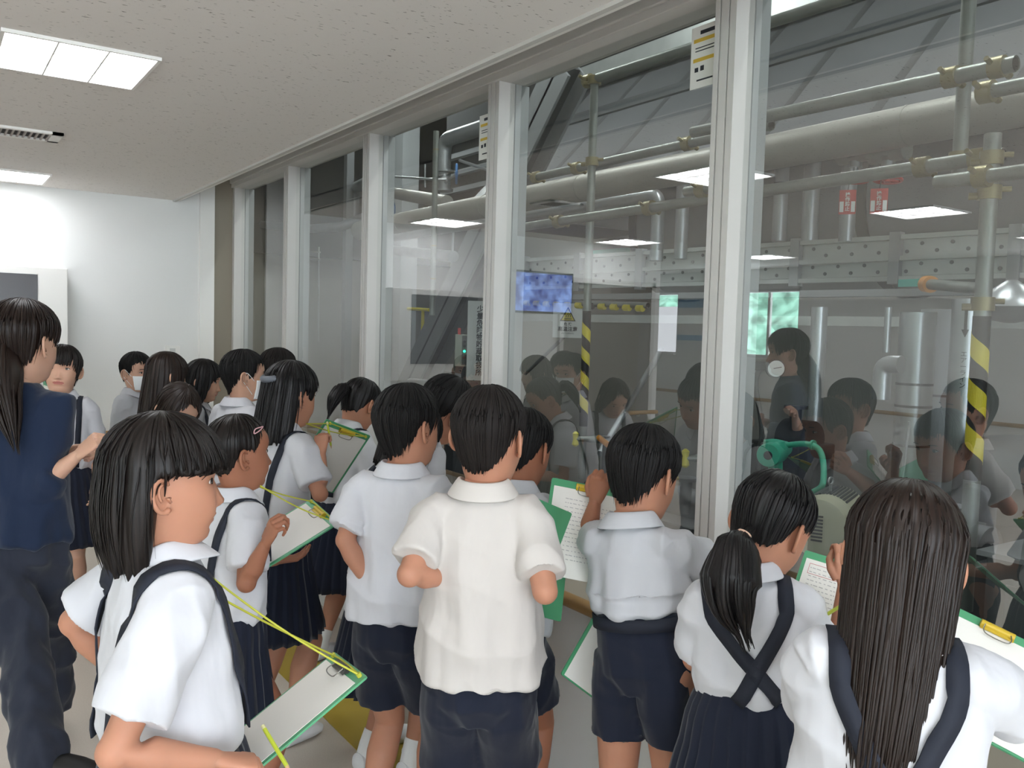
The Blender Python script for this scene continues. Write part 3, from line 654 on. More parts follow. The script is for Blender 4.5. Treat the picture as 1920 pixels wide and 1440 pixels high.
# ---- pressure gauge
q = atX(1454, 690, 3.3); n_ = (CAM-q); n_.z = 0; n_.normalize(); n_ = (n_+Vector((0, -.4, 0))).normalized()
root = empty('pressure_gauge', q, 'round white-faced pressure gauge in front of the mirrored window', 'gauge')
b = MB(); b.tube([q-n_*.02, q+n_*.012], .044, m_steel_d, 28); b.build('case', root)
b = MB(); b.tube([q+n_*.012, q+n_*.0135], .038, m_sign, 28); b.build('dial', root)
b = MB(); u = Vector((0,0,1)).cross(n_); b.tube([q+n_*.015-u*.012, q+n_*.015+u*.024+Vector((0,0,.008))], .0015, m_blk, 6); b.build('needle', root)
b = MB(); b.tube(smoothpath([q-n_*.02, q-n_*.05-u*.03, q-u*.08+Vector((0,0,-.02)), q-u*.085+Vector((0,0,-.1)), q-u*.05+Vector((0,0,-.3)), q-u*.06+Vector((0,0,-.6)), q-u*.06+Vector((0,0,-2.3))]), .012, m_steel_d, 10); b.build('siphon_tube', root)
b = MB(); b.box(q-u*.095+Vector((-.02,-.02,-.01)), q-u*.055+Vector((.02,.02,.03)), m_steel_d); b.build('coupling', root, False, .003)

# ---- green pump, motor, tank and cabinet low in the right pane
a = atX(1440, 853, 3.0); c = a+Vector((.30, .14, .0)); ax = (c-a).normalized()
root = empty('green_pump', a, 'green enamelled pump with a round open end beside the nearest mullion', 'pump')
b = MB(); b.tube([a-ax*.0, a+ax*.012, a+ax*.06, a+ax*.16, a+ax*.2, a+ax*.3], [.048, .052, .052, .050, .042, .034], m_green, 32); b.build('casing', root)
b = MB(); b.tube([a-ax*.002, a+ax*.004], .019, m_blk, 20); b.build('bore', root)
b = MB(); b.tube([a+ax*.1+Vector((0,0,.02)), a+ax*.1+Vector((0,0,.055)), a+ax*.1+Vector((0,0,.06))], [.05, .045, .02], m_green, 20); b.tube([a+ax*.14-Vector((0,0,.04)), a+ax*.14-Vector((0,0,.2)), a+ax*.14-Vector((0,0,.22)), a+ax*.14-Vector((0,0,.4))], [.03, .035, .055, .055], m_green, 20); b.build('pedestal', root)
q1 = atX(1515, 832, 3.15); q2 = atX(1540, 850, 3.15); q3 = atX(1543, 905, 3.1)
b = MB(); b.tube(smoothpath([a+ax*.22+Vector((0,0,.02)), q1, q2, q3, q3+Vector((0, .05, -.05))]), .013, m_green, 12); b.build('outlet_pipe', root)
b = MB(); b.tube([q1-Vector((0, .02, 0)), q1+Vector((0, -.03, 0))], .022, m_green, 10); b.build('union_nut', root)
a = atX(1532, 990, 2.75); ax = Vector((.86, .38, .0)).normalized()
root = empty('electric_motor', a, 'beige electric motor with slotted fan cover behind the ponytail girl', 'motor')
R = .112
b = MB(); b.tube([a, a+ax*.004, a+ax*.03, a+ax*.10], [R*.8, R*.97, R, R], m_beige, 40); b.build('fan_cover', root)
b = MB(); b.tube([a+ax*.1, a+ax*.11, a+ax*.4, a+ax*.42, a+ax*.44], [R*.9, R*.94, R*.94, R*.8, R*.5], m_beige, 40); b.build('frame', root)
for k in range(8):
    b = MB(); z = -.045+k*.013; sd = ax.cross(Vector((0,0,1))); p = a-ax*.003+sd*(.0)+Vector((0, 0, z)); b.box((-.02, -.003, -.003), (.02, .003, .003), m_blk, Matrix((sd, ax, Vector((0,0,1)))).transposed(), p); b.build('vent_slot', root, False)
for k in range(12):
    g = math.radians(50+k*7); sd = ax.cross(Vector((0,0,1))); o_ = sd*math.cos(g)*R*.95+Vector((0,0,math.sin(g)*R*.95)); b = MB(); b.tube([a+ax*.16+o_, a+ax*.38+o_], .005, m_steel_d, 6); b.build('cooling_fin', root)
b = MB(); p = a+ax*.2+Vector((0, 0, R)); b.tube([p, p+Vector((0, 0, .03))], .006, m_clad, 8); b.tube([p+Vector((0,0,.04))+Vector((math.cos(g)*.014, 0, math.sin(g)*.014)) for g in np.linspace(0, 6.28, 12, endpoint=False)], .004, m_clad, 6, closed=True); b.build('lifting_eye', root)
b = MB(); b.box(a+ax*.2-Vector((.1, .1, .7)), a+ax*.2+Vector((.12, .12, -.09)), m_steel_d); b.build('base', root, False)
c = atX(1905, 900, 3.75); b = MB(); prof = [(.02, .19), (.12, .17), (.17, .13), (.185, .08), (.19, -.1), (.16, -.16), (.02, -.18)]
b.tube([(c.x, c.y, c.z+z) for r, z in prof], [r*1.25 for r, z in prof], mat('dark tank', '#4d5155', .5, .2), 36); o = b.build('dark_tank'); tag(o, 'dark grey rounded tank at the right edge above the steel cabinet', 'tank')
b = MB(); b.tube([(c.x, c.y, c.z-.17), (c.x, c.y, -1.2)], .1, m_steel_d, 20); b.build('pedestal', o)
q = atX(1850, 1040, 2.55)
root = empty('steel_cabinet', (q.x, q.y, 0), 'dull steel cabinet low at the right edge behind the glass', 'cabinet')
b = MB(); b.box((2.55, .75, -.6), (3.2, q.y, q.z), mat('cabinet grey', '#54585a', .45, .3)); b.build('body', root, False, .004)
b = MB(); b.box((2.53, .73, q.z), (3.22, q.y+.02, q.z+.015), m_steel); b.build('top', root, False)
b = MB(); b.box((2.542, .9, -.2), (2.55, q.y-.06, q.z-.07), mat('cabinet door grey', '#5c6062', .4, .3)); b.build('door', root, False, .003)
# yellow valve handles on branch pipes low in the third pane
for (px, py, X, m, lab) in ((1079, 822, 2.9, m_yel2, 'yellow valve handle low in the third pane, leftmost'), (1285, 858, 2.7, m_yel2, 'yellow valve handle just left of the nearest mullion'), (1131, 826, 3.0, m_orange, 'orange valve handle right of the yellow one')):
    q = atX(px, py, X); root = empty('lever_valve', q, lab, 'valve')
    b = MB(); b.tube([q+Vector((0, 0, .04)), q+Vector((0, 0, .03)), q+Vector((0, 0, .0)), q+Vector((0, 0, -.03)), q+Vector((0, 0, -.04))], [.006, .017, .013, .019, .008], m, 14)
    if m is m_orange: b = MB(); b.tube([q+Vector((0, .04, .015)), q+Vector((0, -.04, -.015))], .016, m, 12)
    b.build('handle', root)
    b = MB(); b.tube([q, q+Vector((.1, -.06, 0)), q+Vector((.16, -.1, 0))], [.012, .022, .022], m_clad if m is not m_yel2 else m_galv, 14); b.tube([q+Vector((.14, -.09, .02)), q+Vector((.14, -.09, -2.0))], .02, m_steel_d, 12); b.build('body', root)
pipe('sloping_tube', [atX(1240, 655, 4.2), atX(1125, 850, 3.2)], .02, m_clad, 'pale tube sloping down behind the third pane')
pipe('sloping_tube', [atX(985, 700, 4.8), atX(1090, 600, 4.8)], .016, m_steel, 'faint sloping tube behind the warning sign')
# low dark machinery silhouettes: motor blocks, frame, small desk
for (px0, px1, py, X, d, lab, nm) in ((985, 1120, 905, 3.0, .5, 'dark pump unit low behind the pupils in the third pane', 'pump_unit'), (735, 880, 700, 3.72, .27, 'dark pump unit low in the second pane', 'pump_unit'), (1130, 1300, 900, 2.9, .5, 'dark pump unit low left of the nearest mullion', 'pump_unit'), (1600, 1820, 960, 3.1, .5, 'dark pump unit behind the long-haired girl', 'pump_unit'), (1405, 1500, 780, 3.6, .3, 'dark pump unit beside the gauge', 'pump_unit')):
    a = atX(px0, py, X); c = atX(px1, py, X); z = a.z; root = empty(nm, (X, a.y, z), lab, 'machine')
    b = MB(); b.box((X, c.y, -1.2), (X+d, a.y, z-.12), m_steel_d); b.build('plinth', root, False, .01)
    b = MB(); L_ = a.y-c.y; b.tube([(X+d*.5, c.y+L_*.1, z-.1), (X+d*.5, c.y+L_*.6, z-.1)], .1, m_steel_d, 24); b.tube([(X+d*.5, c.y+L_*.6, z-.1), (X+d*.5, c.y+L_*.9, z-.1)], .07, m_steel, 24); b.build('rotor_housing', root)
    b = MB(); b.tube([(X+d*.3, c.y+L_*.3, z-.1), (X+d*.3, c.y+L_*.3, z+.06)], .03, m_steel_d, 12); b.tube([(X+d*.3, c.y+L_*.3, z+.06), (X+d*.3, c.y+L_*.3, z+.075)], .06, m_steel_d, 16); b.build('flange_neck', root)
root = empty('guard_rail', atX(800, 545, 5), 'yellow painted guard rail in the second pane', 'guard rail')
b = MB(); b.tube([atX(765, 578, 5), atX(805, 580, 5)], .02, m_yel, 8); q = atX(793, 580, 5); b.tube([q, (q.x, q.y, -1.2)], .02, m_yel, 8); b.build('rail', root)
# ================================================================== people: builders
m_skin = mat('skin', '#b8836a', .55, spec=.35, sss=.15, var=(14, .10))
m_skin_p = mat('skin pale', '#cb9f88', .55, spec=.35, sss=.15, var=(14, .08))
m_skin_t = mat('skin tan', '#9d6850', .55, spec=.35, sss=.12, var=(14, .10))
m_lip = mat('lips', '#b06a60', .5)
m_eyew = mat('eye white', '#e9e4e0', .25); m_iris = mat('iris', '#1d120d', .15); m_brow = mat('eyebrow', '#241a17', .8)
def cloth(name, col, scale=7, dist=.02, st=.6, stretch=(1, 1, .35), rough=.85):
    m = mat(name, col, rough, spec=.2, bump=(scale, st, dist), stretch=stretch)
    nt = m.node_tree; b = nt.nodes['Principled BSDF']; b.inputs['Sheen Weight'].default_value = .15
    return m
m_shirt = cloth('white polo knit', '#c9c9ce'); m_shirt2 = cloth('off-white polo knit', '#c4beb9'); m_shirt3 = cloth('grey-white polo knit', '#bcbdc2')
m_collar = mat('collar rib knit', '#c8c2bc', .85, bump=(140, .3, .001))
m_navy = cloth('navy school cloth', '#1a1f2e', 9, .008, .5); m_navyj = cloth('navy jacket cloth', '#1d2940', 8, .02, .7)
m_strap = mat('navy strap', '#161b29', .8); m_trou = cloth('dark slate trousers', '#2b2f3b', 7, .02, .7)
m_shoe = mat('white indoor shoe', '#dcdcde', .5); m_sole = mat('shoe sole', '#b9b6b0', .6); m_sock = mat('white sock', '#e3e3e3', .9); m_sockb = mat('black sock', '#17181b', .9)
m_mask = mat('white face mask', '#eef0f2', .8, bump=(30, .2, .002))

def hair_mat(name, dark, light, rough=.42):
    if name in MATS: return MATS[name]
    m = bpy.data.materials.new(name); m.use_nodes = True; MATS[name] = m; nt = m.node_tree; b = nt.nodes['Principled BSDF']; L = nt.links.new
    b.inputs['Roughness'].default_value = rough; b.inputs['Specular IOR Level'].default_value = .28
    uv = nt.nodes.new('ShaderNodeUVMap'); uv.uv_map = 'UVMap'; mp = nt.nodes.new('ShaderNodeMapping'); mp.inputs['Scale'].default_value = (150, 2.2, 1); L(uv.outputs[0], mp.inputs[0])
    n = nt.nodes.new('ShaderNodeTexNoise'); n.inputs['Scale'].default_value = 1; n.inputs['Detail'].default_value = 5; L(mp.outputs[0], n.inputs['Vector'])
    mx = nt.nodes.new('ShaderNodeMix'); mx.data_type = 'RGBA'; mx.inputs[6].default_value = srgb(dark); mx.inputs[7].default_value = srgb(light)
    rp = nt.nodes.new('ShaderNodeMapRange'); rp.inputs[1].default_value = .35; rp.inputs[2].default_value = .75; L(n.outputs['Fac'], rp.inputs[0]); L(rp.outputs[0], mx.inputs[0]); L(mx.outputs[2], b.inputs['Base Color'])
    bp = nt.nodes.new('ShaderNodeBump'); bp.inputs['Strength'].default_value = .35; bp.inputs['Distance'].default_value = .0012; L(n.outputs['Fac'], bp.inputs['Height']); L(bp.outputs[0], b.inputs['Normal'])
    return m
m_hairs = hair_mat('short black hair', '#0c0b0b', '#191616', .66); m_hairbs = hair_mat('short dark brown hair', '#110d0c', '#201916', .7)
m_hair = hair_mat('black hair', '#0b0a0b', '#1f1b1c'); m_hairb = hair_mat('dark brown hair', '#0f0b0a', '#211916'); m_hairl = hair_mat('brown hair', '#170f0c', '#2e201a')

def V(*a): return Vector(a)
def fwd(y): return V(math.sin(y), math.cos(y), 0)
def rgt(y): return V(math.cos(y), -math.sin(y), 0)
def headmat(yaw, pitch, roll):
    R = Matrix((rgt(yaw), fwd(yaw), V(0, 0, 1))).transposed()
    return R @ Matrix.Rotation(-pitch, 3, 'X') @ Matrix.Rotation(roll, 3, 'Y')
def itp(tab, x):
    xs = [t[0] for t in tab]; return float(np.interp(x, xs, [t[1] for t in tab]))

# ---------------- head
ZF = [(-.175,.018),(-.15,.014),(-.132,.014),(-.122,.024),(-.116,.044),(-.110,.060),(-.102,.0695),(-.092,.0725),(-.083,.0715),(-.076,.0735),(-.06,.078),(-.045,.0785),(-.03,.078),(-.01,.077),(0,.0755),(.012,.0785),(.03,.081),(.05,.077),(.07,.064),(.085,.046),(.096,.026),(.103,.0)]
ZB = [(-.175,-.062),(-.13,-.056),(-.10,-.058),(-.075,-.066),(-.05,-.080),(-.02,-.094),(.01,-.1),(.04,-.097),(.07,-.08),(.085,-.06),(.096,-.036),(.103,-.006)]
ZW = [(-.175,.050),(-.15,.043),(-.128,.043),(-.115,.045),(-.10,.050),(-.085,.056),(-.065,.062),(-.045,.067),(-.02,.0715),(.01,.0735),(.04,.072),(.07,.060),(.085,.044),(.096,.027),(.103,.003)]
NOSE = [(-.052,0),(-.048,.010),(-.043,.0165),(-.037,.0175),(-.028,.0115),(-.015,.0055),(-.002,.001),(.004,0)]
def face_bump(x, z, fat=0):
    b = itp(NOSE, z)*math.exp(-(x/(.0075 + .004*max(0, min(1, (-z)/.045))))**2)
    for s in (-1, 1):
        b += .0045*math.exp(-((x-s*.0115)/.0055)**2-((z+.043)/.006)**2)
        b -= .0055*math.exp(-((x-s*.031)/.015)**2-((z-.002)/.010)**2)
        b += (.002+fat)*math.exp(-((x-s*.042)/.022)**2-((z+.05)/.03)**2)
    m = math.exp(-(x/.019)**4)
    b += m*(.0042*math.exp(-((z+.0615)/.0042)**2) - .003*math.exp(-((z+.0668)/.0022)**2) + .0042*math.exp(-((z+.0725)/.0042)**2) - .002*math.exp(-((z+.083)/.005)**2))
    return b
def head_shape(mb, T, skin, eyes=True, fat=.003, open_mouth=False):
    zs = list(np.arange(-.175, -.125, .008)) + list(np.arange(-.125, .03, .0034)) + list(np.arange(.03, .098, .006)) + [.1, .1025]
    n = 72; v = []; idx = []
    for z in zs:
        yf, yb, w = itp(ZF, z), itp(ZB, z), itp(ZW, z)
        for j in range(n):
            g = 2*math.pi*j/n; s, c = math.sin(g), math.cos(g)
            # vertices bunch towards the nose
            e = .88 if c > 0 else .95
            x = w*math.copysign(abs(s)**e, s)
            yc = -.005; y = yc + ((yf-yc) if c > 0 else (yc-yb))*math.copysign(abs(c)**(.80 if c > 0 else .92), c)
            if c > 0:
                k = min(1, c*3); y += k*face_bump(x, z, fat)
            v.append((x, y, z))
    f = []; mi = []
    N = len(zs)
    for i in range(N-1):
        for j in range(n): f.append((i*n+j, i*n+(j+1) % n, (i+1)*n+(j+1) % n, (i+1)*n+j))
    f.append(tuple((N-1)*n+j for j in range(n))); f.append(tuple(reversed(range(n))))
    lip = []; sk = []
    for q in f:
        cx = sum(v[k][0] for k in q)/len(q); cz = sum(v[k][2] for k in q)/len(q); cy = sum(v[k][1] for k in q)/len(q)
        (lip if (cy > .04 and abs(cx) < .0215 and abs(cz+.067) < .0088*math.sqrt(max(0, 1-(cx/.022)**2))) else sk).append(q)
    V_ = [T @ Vector(p) for p in v]
    mb.add(V_, sk, skin); o = len(mb.v)-len(V_)
    k = mb.mi(m_lip)
    for q in lip: mb.f.append(tuple(i+o for i in q)); mb.m.append(k)
    # ears
    for s in (-1, 1):
        c = V(s*.0735, -.010, -.016); out = V(s*.86, -.42, 0).normalized(); up = V(0, -.12, 1).normalized(); bk = V(s*.42, -.86, 0).normalized()
        pts = []
        for k in range(15):
            a = math.radians(-150+k*300/14+180)  # open towards the front
            rz = .029 if math.sin(a) > 0 else .027
            pts.append(c + bk*(.003+.0165*-math.cos(a-math.pi*0)*-1) + up*(rz*math.sin(a)) + out*(.004*(1-math.cos(a))*0+.003))
        pts2 = [c + bk*(.004 + .016*math.cos(a)) + up*(.028*math.sin(a)) + out*(.004+.003*math.cos(a)) for a in np.linspace(math.radians(140), math.radians(-125), 16)]
        mb.tube([T @ p for p in pts2], [.0025]+[.0042]*13+[.0055, .005], skin, 8)
        # shell
        vv = []; ff = []; nr, na = 4, 16
        for i in range(nr+1):
            for j in range(na):
                a = 2*math.pi*j/na; r = i/nr
                vv.append(T @ (c + bk*(.003+.0155*r*math.cos(a)) + up*(.0265*r*math.sin(a)) + out*(-.003+.006*r*r)))
        for i in range(nr):
            for j in range(na): ff.append((i*na+j, i*na+(j+1) % na, (i+1)*na+(j+1) % na, (i+1)*na+j))
        mb.add(vv, ff, skin)
        mb.tube([T @ (c + bk*(.003+.0085*math.cos(a)) + up*(.004+.015*math.sin(a)) + out*.001) for a in np.linspace(math.radians(100), math.radians(-60), 8)], .0028, skin, 6)
        mb.tube([T @ (c + bk*-.008 + up*-.004), T @ (c + bk*-.004+up*-.003+out*.004), T @ (c+bk*-.008+up*-.012)], .003, skin, 6)
    if eyes:
        for s in (-1, 1):
            x = s*.031; y = -.005+(itp(ZF, .002)+.005)*.965 + face_bump(x, .002, fat) - .0035; z = .001
            vv = []; ff = []
            for i in range(7):
                for j in range(16):
                    r = i/6*1.0; a = 2*math.pi*j/16
                    vv.append(T @ V(x+.0135*r*math.cos(a), y+.0055*math.sqrt(max(0, 1-r*r))-abs(.0135*r*math.cos(a))*.15, z+.0050*r*math.sin(a)))
            for i in range(6):
                for j in range(16): ff.append((i*16+j, i*16+(j+1) % 16, (i+1)*16+(j+1) % 16, (i+1)*16+j))
            mb.add(vv, ff, m_eyew)
            mb.tube([T @ V(x, y+.003, z), T @ V(x, y+.0058, z), T @ V(x, y+.0062, z)], [.0052, .0050, .0025], m_iris, 14)
            mb.tube([T @ V(x+s*u, y+.005-abs(u)*.25, z+.0048-abs(u/.0145)**2*.0045) for u in np.linspace(-.0135, .0155, 9)], [.0006]+[.0014]*7+[.0008], m_brow, 6)
            mb.tube([T @ V(x+s*u, y+.0035-abs(u)*.2, z-.0050+abs(u/.0135)**2*.004) for u in np.linspace(-.012, .0125, 7)], .0006, skin, 5)
            yb_ = itp(ZF, .02)
            mb.tube([T @ V(x+s*u, -.005+(yb_+.005)*.975+face_bump(x, .02, 0)-max(0, u)*.45-.0002, .0195+.003*math.cos((u-.002)/.012)) for u in np.linspace(-.014, .017, 8)], [.0008]+[.0019]*6+[.0008], m_brow, 6)

# ---------------- hair: strands grid from the crown outwards.  ends = [(degrees from front, end height)]
HC = V(0, -.010, .018)
def skull_r(ry_add=0): return (.0765, .0925, .0865)
def hair_shape(name, parent, T, m, ends, thick=.013, long_=False, flare=0.0, jag=.008, n=200, seed=0, tipin=0, asym=None, side_r=1.0, locks=0, fringe=0, back_bulge=0, cut=0):
    rnd = random.Random(seed); v = []; uv = []; NT = 46; f = []
    cy, cz = HC.y, HC.z
    rx, ry, rz = .0765+thick*.75, .0915+thick, .0865+thick
    def endz(g):
        d = abs((math.degrees(g)+180) % 360-180); z = itp(ends, d)
        if asym: z += asym*math.sin(g)
        return z
    def pt(g, t, off=0, zend=None, inner=0):
        z1 = zend if zend is not None else endz(g)
        # total path: polar angle then vertical
        rx_, ry_, rz_ = rx-inner, ry-inner, rz-inner
        if z1 >= cz:
            ps = math.acos(max(-1, min(1, (z1-cz)/rz_)))*t; zz = None
        else:
            Lp = math.pi/2*rz_; Lv = (cz-z1); s = t*(Lp+Lv)
            if s <= Lp: ps = s/rz_; zz = None
            else: ps = math.pi/2; zz = cz-(s-Lp)
        th = 1.0
        if not long_:                       # thin out towards the cut edge
            k = max(0, (t-.55)/.45); th = -thick*.85*k**1.4
        else: th = 0
        gx, gy = math.sin(g), math.cos(g)
        back = max(0, -gy)
        if zz is None:
            s_ = math.sin(ps); p = V((rx_+off+th)*s_*gx, cy+(ry_+off+th)*s_*gy, cz+(rz_+off+th*.3)*math.cos(ps))
            # flatten crown slightly, push crown back
            p.y -= .006*math.cos(ps)
        else:
            d = cz-zz
            if long_:
                k = 1 + flare*d/.15; q = 1
                if tipin: k -= tipin*max(0, (t-(.8 if tipin < .3 else .58))/(.2 if tipin < .3 else .42))**2
                p = V((rx_*side_r+off)*gx*k, cy+(ry_+off)*gy*k - back_bulge*math.sin(min(1, d/.1)*math.pi)*back, zz)
            else:
                q = 1 - .37*min(1, d/.095)**1.5*back - .05*min(1, d/.06)*(1-back)
                p = V((rx_+off+th)*gx*(1-.17*min(1, d/.09)**1.3), cy+(ry_+off+th)*gy*q, zz)
        return p
    j_ = [rnd.uniform(-1, 1)*jag for _ in range(n)]
    for i in range(n):
        g = 2*math.pi*i/n; w1 = noise.noise(V(math.cos(g)*9, math.sin(g)*9, seed+3)); w2 = noise.noise(V(math.cos(g)*28, math.sin(g)*28, seed+7))
        jz = j_[i]*.5 + .5*(j_[i-1]+j_[(i+1) % n])*.5 + noise.noise(V(math.cos(g)*14, math.sin(g)*14, seed))*jag*2.2
        ze = endz(g)+jz
        for k in range(NT):
            t = k/(NT-1); a = (.0032*w1+.0014*w2)*min(1, t*2.5)*(1.4 if long_ else 1)
            a += .0008*noise.noise(V(math.cos(g)*60, math.sin(g)*60, t*3+seed))*min(1, t*3)
            v.append(pt(g, t, a, ze)); uv.append((i/n, t*.5))
        for k in range(8):                       # inner return
            t = 1-k/7*.45; v.append(pt(g, t, -.001, ze, inner=min(.010, thick*.8))); uv.append((i/n, .5+k*.01))
    K = NT+8
    for i in range(n):
        for k in range(K-1):
            a = i*K+k; b = ((i+1) % n)*K+k; f.append((a, b, b+1, a+1))
    vs = [T @ p for p in v]
    uvs = list(uv); faces = list(f)
    def lock(pts, r0, r1, seedu, flat=.5, sides=6):
        base = len(vs); kk = len(pts)
        for i, p in enumerate(pts):
            t = (pts[min(i+1, kk-1)]-pts[max(i-1, 0)]).normalized(); a = t.cross(V(0, 0, 1) if abs(t.z) < .95 else V(0, 1, 0)).normalized(); b = t.cross(a)
            u = i/(kk-1); r = (r0*(1-u)+r1*u)*(1 if u < .75 else (1-(u-.75)/.25*.9)); r *= min(1, .35+u*5)
            for s in range(sides):
                g = 2*math.pi*s/sides; vs.append(T @ (p+a*math.cos(g)*r+b*math.sin(g)*r*flat)); uvs.append(((seedu+s*.02) % 1, u*.5))
        for i in range(kk-1):
            for s in range(sides): faces.append((base+i*sides+s, base+i*sides+(s+1) % sides, base+(i+1)*sides+(s+1) % sides, base+(i+1)*sides+s))
    for q in range(locks):
        g = rnd.uniform(0, 2*math.pi); ze = endz(g)+rnd.uniform(-2.2, .6)*jag
        t0 = rnd.uniform(.05, .5); ph = rnd.uniform(0, 6); dg = rnd.uniform(-.12, .12)
        pts = [pt(g+dg*u+.02*math.sin(ph+u*5), t0+(1-t0)*u, .0015*math.sin(math.pi*u)+rnd.uniform(0, .0015), ze) for u in np.linspace(0, 1, 12)]
        lock(pts, rnd.uniform(.002, .0045), .0015, rnd.random())
    if fringe:                                # separate locks falling on the brow
        for q in range(fringe):
            g = math.radians(rnd.uniform(-58, 58)); ze = endz(g)+rnd.uniform(-.012, .004); dg = rnd.uniform(-.1, .1)
            lock([pt(g+dg*u, .45+.55*u, .002*math.sin(math.pi*u), ze) for u in np.linspace(0, 1, 9)], .0035, .002, rnd.random())
    return hair_obj(name, parent, vs, faces, uvs, m), lock
def hair_obj(name, parent, vs, faces, uvs, m):
    me = bpy.data.meshes.new(name); me.from_pydata([tuple(p) for p in vs], [], faces); me.materials.append(m)
    ul = me.uv_layers.new(name='UVMap'); li = np.zeros(len(me.loops), dtype=np.int32); me.loops.foreach_get('vertex_index', li)
    U = np.array(uvs, dtype=np.float32)[li]; ul.data.foreach_set('uv', U.ravel())
    me.polygons.foreach_set('use_smooth', [True]*len(me.polygons)); me.update()
    return link(name, me, parent)
def tail_shape(name, parent, path, rad, m, K=34, seed=1, spread=1.0, tipvar=.12, xflat=1.0, axis=None):
    """a bundle of tapered locks along a path (world points); rad = radius table over 0..1"""
    rnd = random.Random(seed); P_ = smoothpath(path, 6); kk = len(P_); vs = []; faces = []; uvs = []
    fr = []; up = axis or V(1, 0, 0)
    for i, p in enumerate(P_):
        t = (P_[min(i+1, kk-1)]-P_[max(i-1, 0)]).normalized(); a = (up-t*up.dot(t)).normalized(); fr.append((a, t.cross(a)))
    def along(u):
        x = u*(kk-1); i = min(int(x), kk-2); w = x-i; return P_[i].lerp(P_[i+1], w), fr[i][0], fr[i][1]
    def tube_(off, ang, r0, tip, sides, wob, core=False):
        base = len(vs); M_ = 22
        for i in range(M_):
            u = i/(M_-1)*tip; p, a, b = along(min(u, 1)); R_ = itp(rad, min(u, 1))
            if u > 1: p = p + (P_[-1]-P_[-3]).normalized()*(u-1)*.25
            aa = ang + wob*math.sin(u*5+ang*3)*.35
            c = p + (a*math.cos(aa)*xflat + b*math.sin(aa))*R_*off*spread
            fade = 1 if i < M_*.7 else max(.05, 1-(i-M_*.7)/(M_*.3)*.97)
            r = (R_ if core else r0*(.5+R_/.03*.5))*fade
            for s in range(sides):
                g = 2*math.pi*s/sides; vs.append(c+(a*math.cos(g)*(xflat if core else 1)+b*math.sin(g))*r); uvs.append(((ang/6.28+s*.015) % 1 if not core else s/sides, u*.5))
        for i in range(M_-1):
            for s in range(sides): faces.append((base+i*sides+s, base+i*sides+(s+1) % sides, base+(i+1)*sides+(s+1) % sides, base+(i+1)*sides+s))
    tube_(0, 0, 0, .92, 28, 0, True)
    for q in range(K): tube_(rnd.uniform(.55, 1.02), rnd.uniform(0, 6.28), rnd.uniform(.003, .0065), 1+rnd.uniform(-tipvar, tipvar), 6, rnd.uniform(0, 1))
    return hair_obj(name, parent, vs, faces, uvs, m)

# ---------------- lofts and voxel union
def loft(mb, pts, ab, xd, m, n=28, power=1.0):
    pts = [Vector(p) for p in pts]; k = len(pts); v = []; f = []
    for i, p in enumerate(pts):
        t = (pts[min(i+1, k-1)]-pts[max(i-1, 0)]).normalized(); x = Vector(xd[i] if isinstance(xd, list) else xd); x = (x-t*x.dot(t)).normalized(); y = t.cross(x)
        for j in range(n):
            g = 2*math.pi*j/n; c, s = math.cos(g), math.sin(g)
            v.append(p + x*ab[i][0]*math.copysign(abs(c)**power, c) + y*ab[i][1]*math.copysign(abs(s)**power, s))
    for i in range(k-1):
        for j in range(n): f.append((i*n+j, i*n+(j+1) % n, (i+1)*n+(j+1) % n, (i+1)*n+j))
    f.append(tuple(reversed(range(n)))); f.append(tuple((k-1)*n+j for j in range(n)))
    mb.add(v, f, m)
def ball(mb, c, r, m, sc=(1, 1, 1)):
    v = []; f = []; n, k = 16, 9
    for i in range(k):
        a = -math.pi/2*.98 + math.pi*.98*i/(k-1)
        for j in range(n): g = 2*math.pi*j/n; v.append(Vector(c)+V(r*sc[0]*math.cos(a)*math.cos(g), r*sc[1]*math.cos(a)*math.sin(g), r*sc[2]*math.sin(a)))
    for i in range(k-1):
        for j in range(n): f.append((i*n+j, i*n+(j+1) % n, (i+1)*n+(j+1) % n, (i+1)*n+j))
    f.append(tuple(reversed(range(n)))); f.append(tuple((k-1)*n+j for j in range(n)))
    mb.add(v, f, m)
def remesh(mb, vox, smooth=6):
    """one continuous skin around everything in mb -> (verts, faces)"""
    me = bpy.data.meshes.new('tmp'); me.from_pydata(mb.v, [], mb.f); bm = bmesh.new(); bm.from_mesh(me); bmesh.ops.recalc_face_normals(bm, faces=bm.faces); bm.to_mesh(me); bm.free()
    o = bpy.data.objects.new('tmp', me); COL.objects.link(o)
    r = o.modifiers.new('r', 'REMESH'); r.mode = 'VOXEL'; r.voxel_size = vox
    if smooth: s = o.modifiers.new('s', 'SMOOTH'); s.factor = .5; s.iterations = smooth
    dg = bpy.context.evaluated_depsgraph_get(); em = bpy.data.meshes.new_from_object(o.evaluated_get(dg))
    n = len(em.vertices); a = np.zeros(n*3); em.vertices.foreach_get('co', a); v = a.reshape(-1, 3)
    f = [tuple(p.vertices) for p in em.polygons]
    bpy.data.objects.remove(o); bpy.data.meshes.remove(me); bpy.data.meshes.remove(em)
    return v, f
def mesh_obj(name, parent, v, f, m):
    me = bpy.data.meshes.new(name); me.from_pydata([tuple(p) for p in v], [], f); me.materials.append(m)
    me.polygons.foreach_set('use_smooth', [True]*len(me.polygons)); me.update(); return link(name, me, parent)

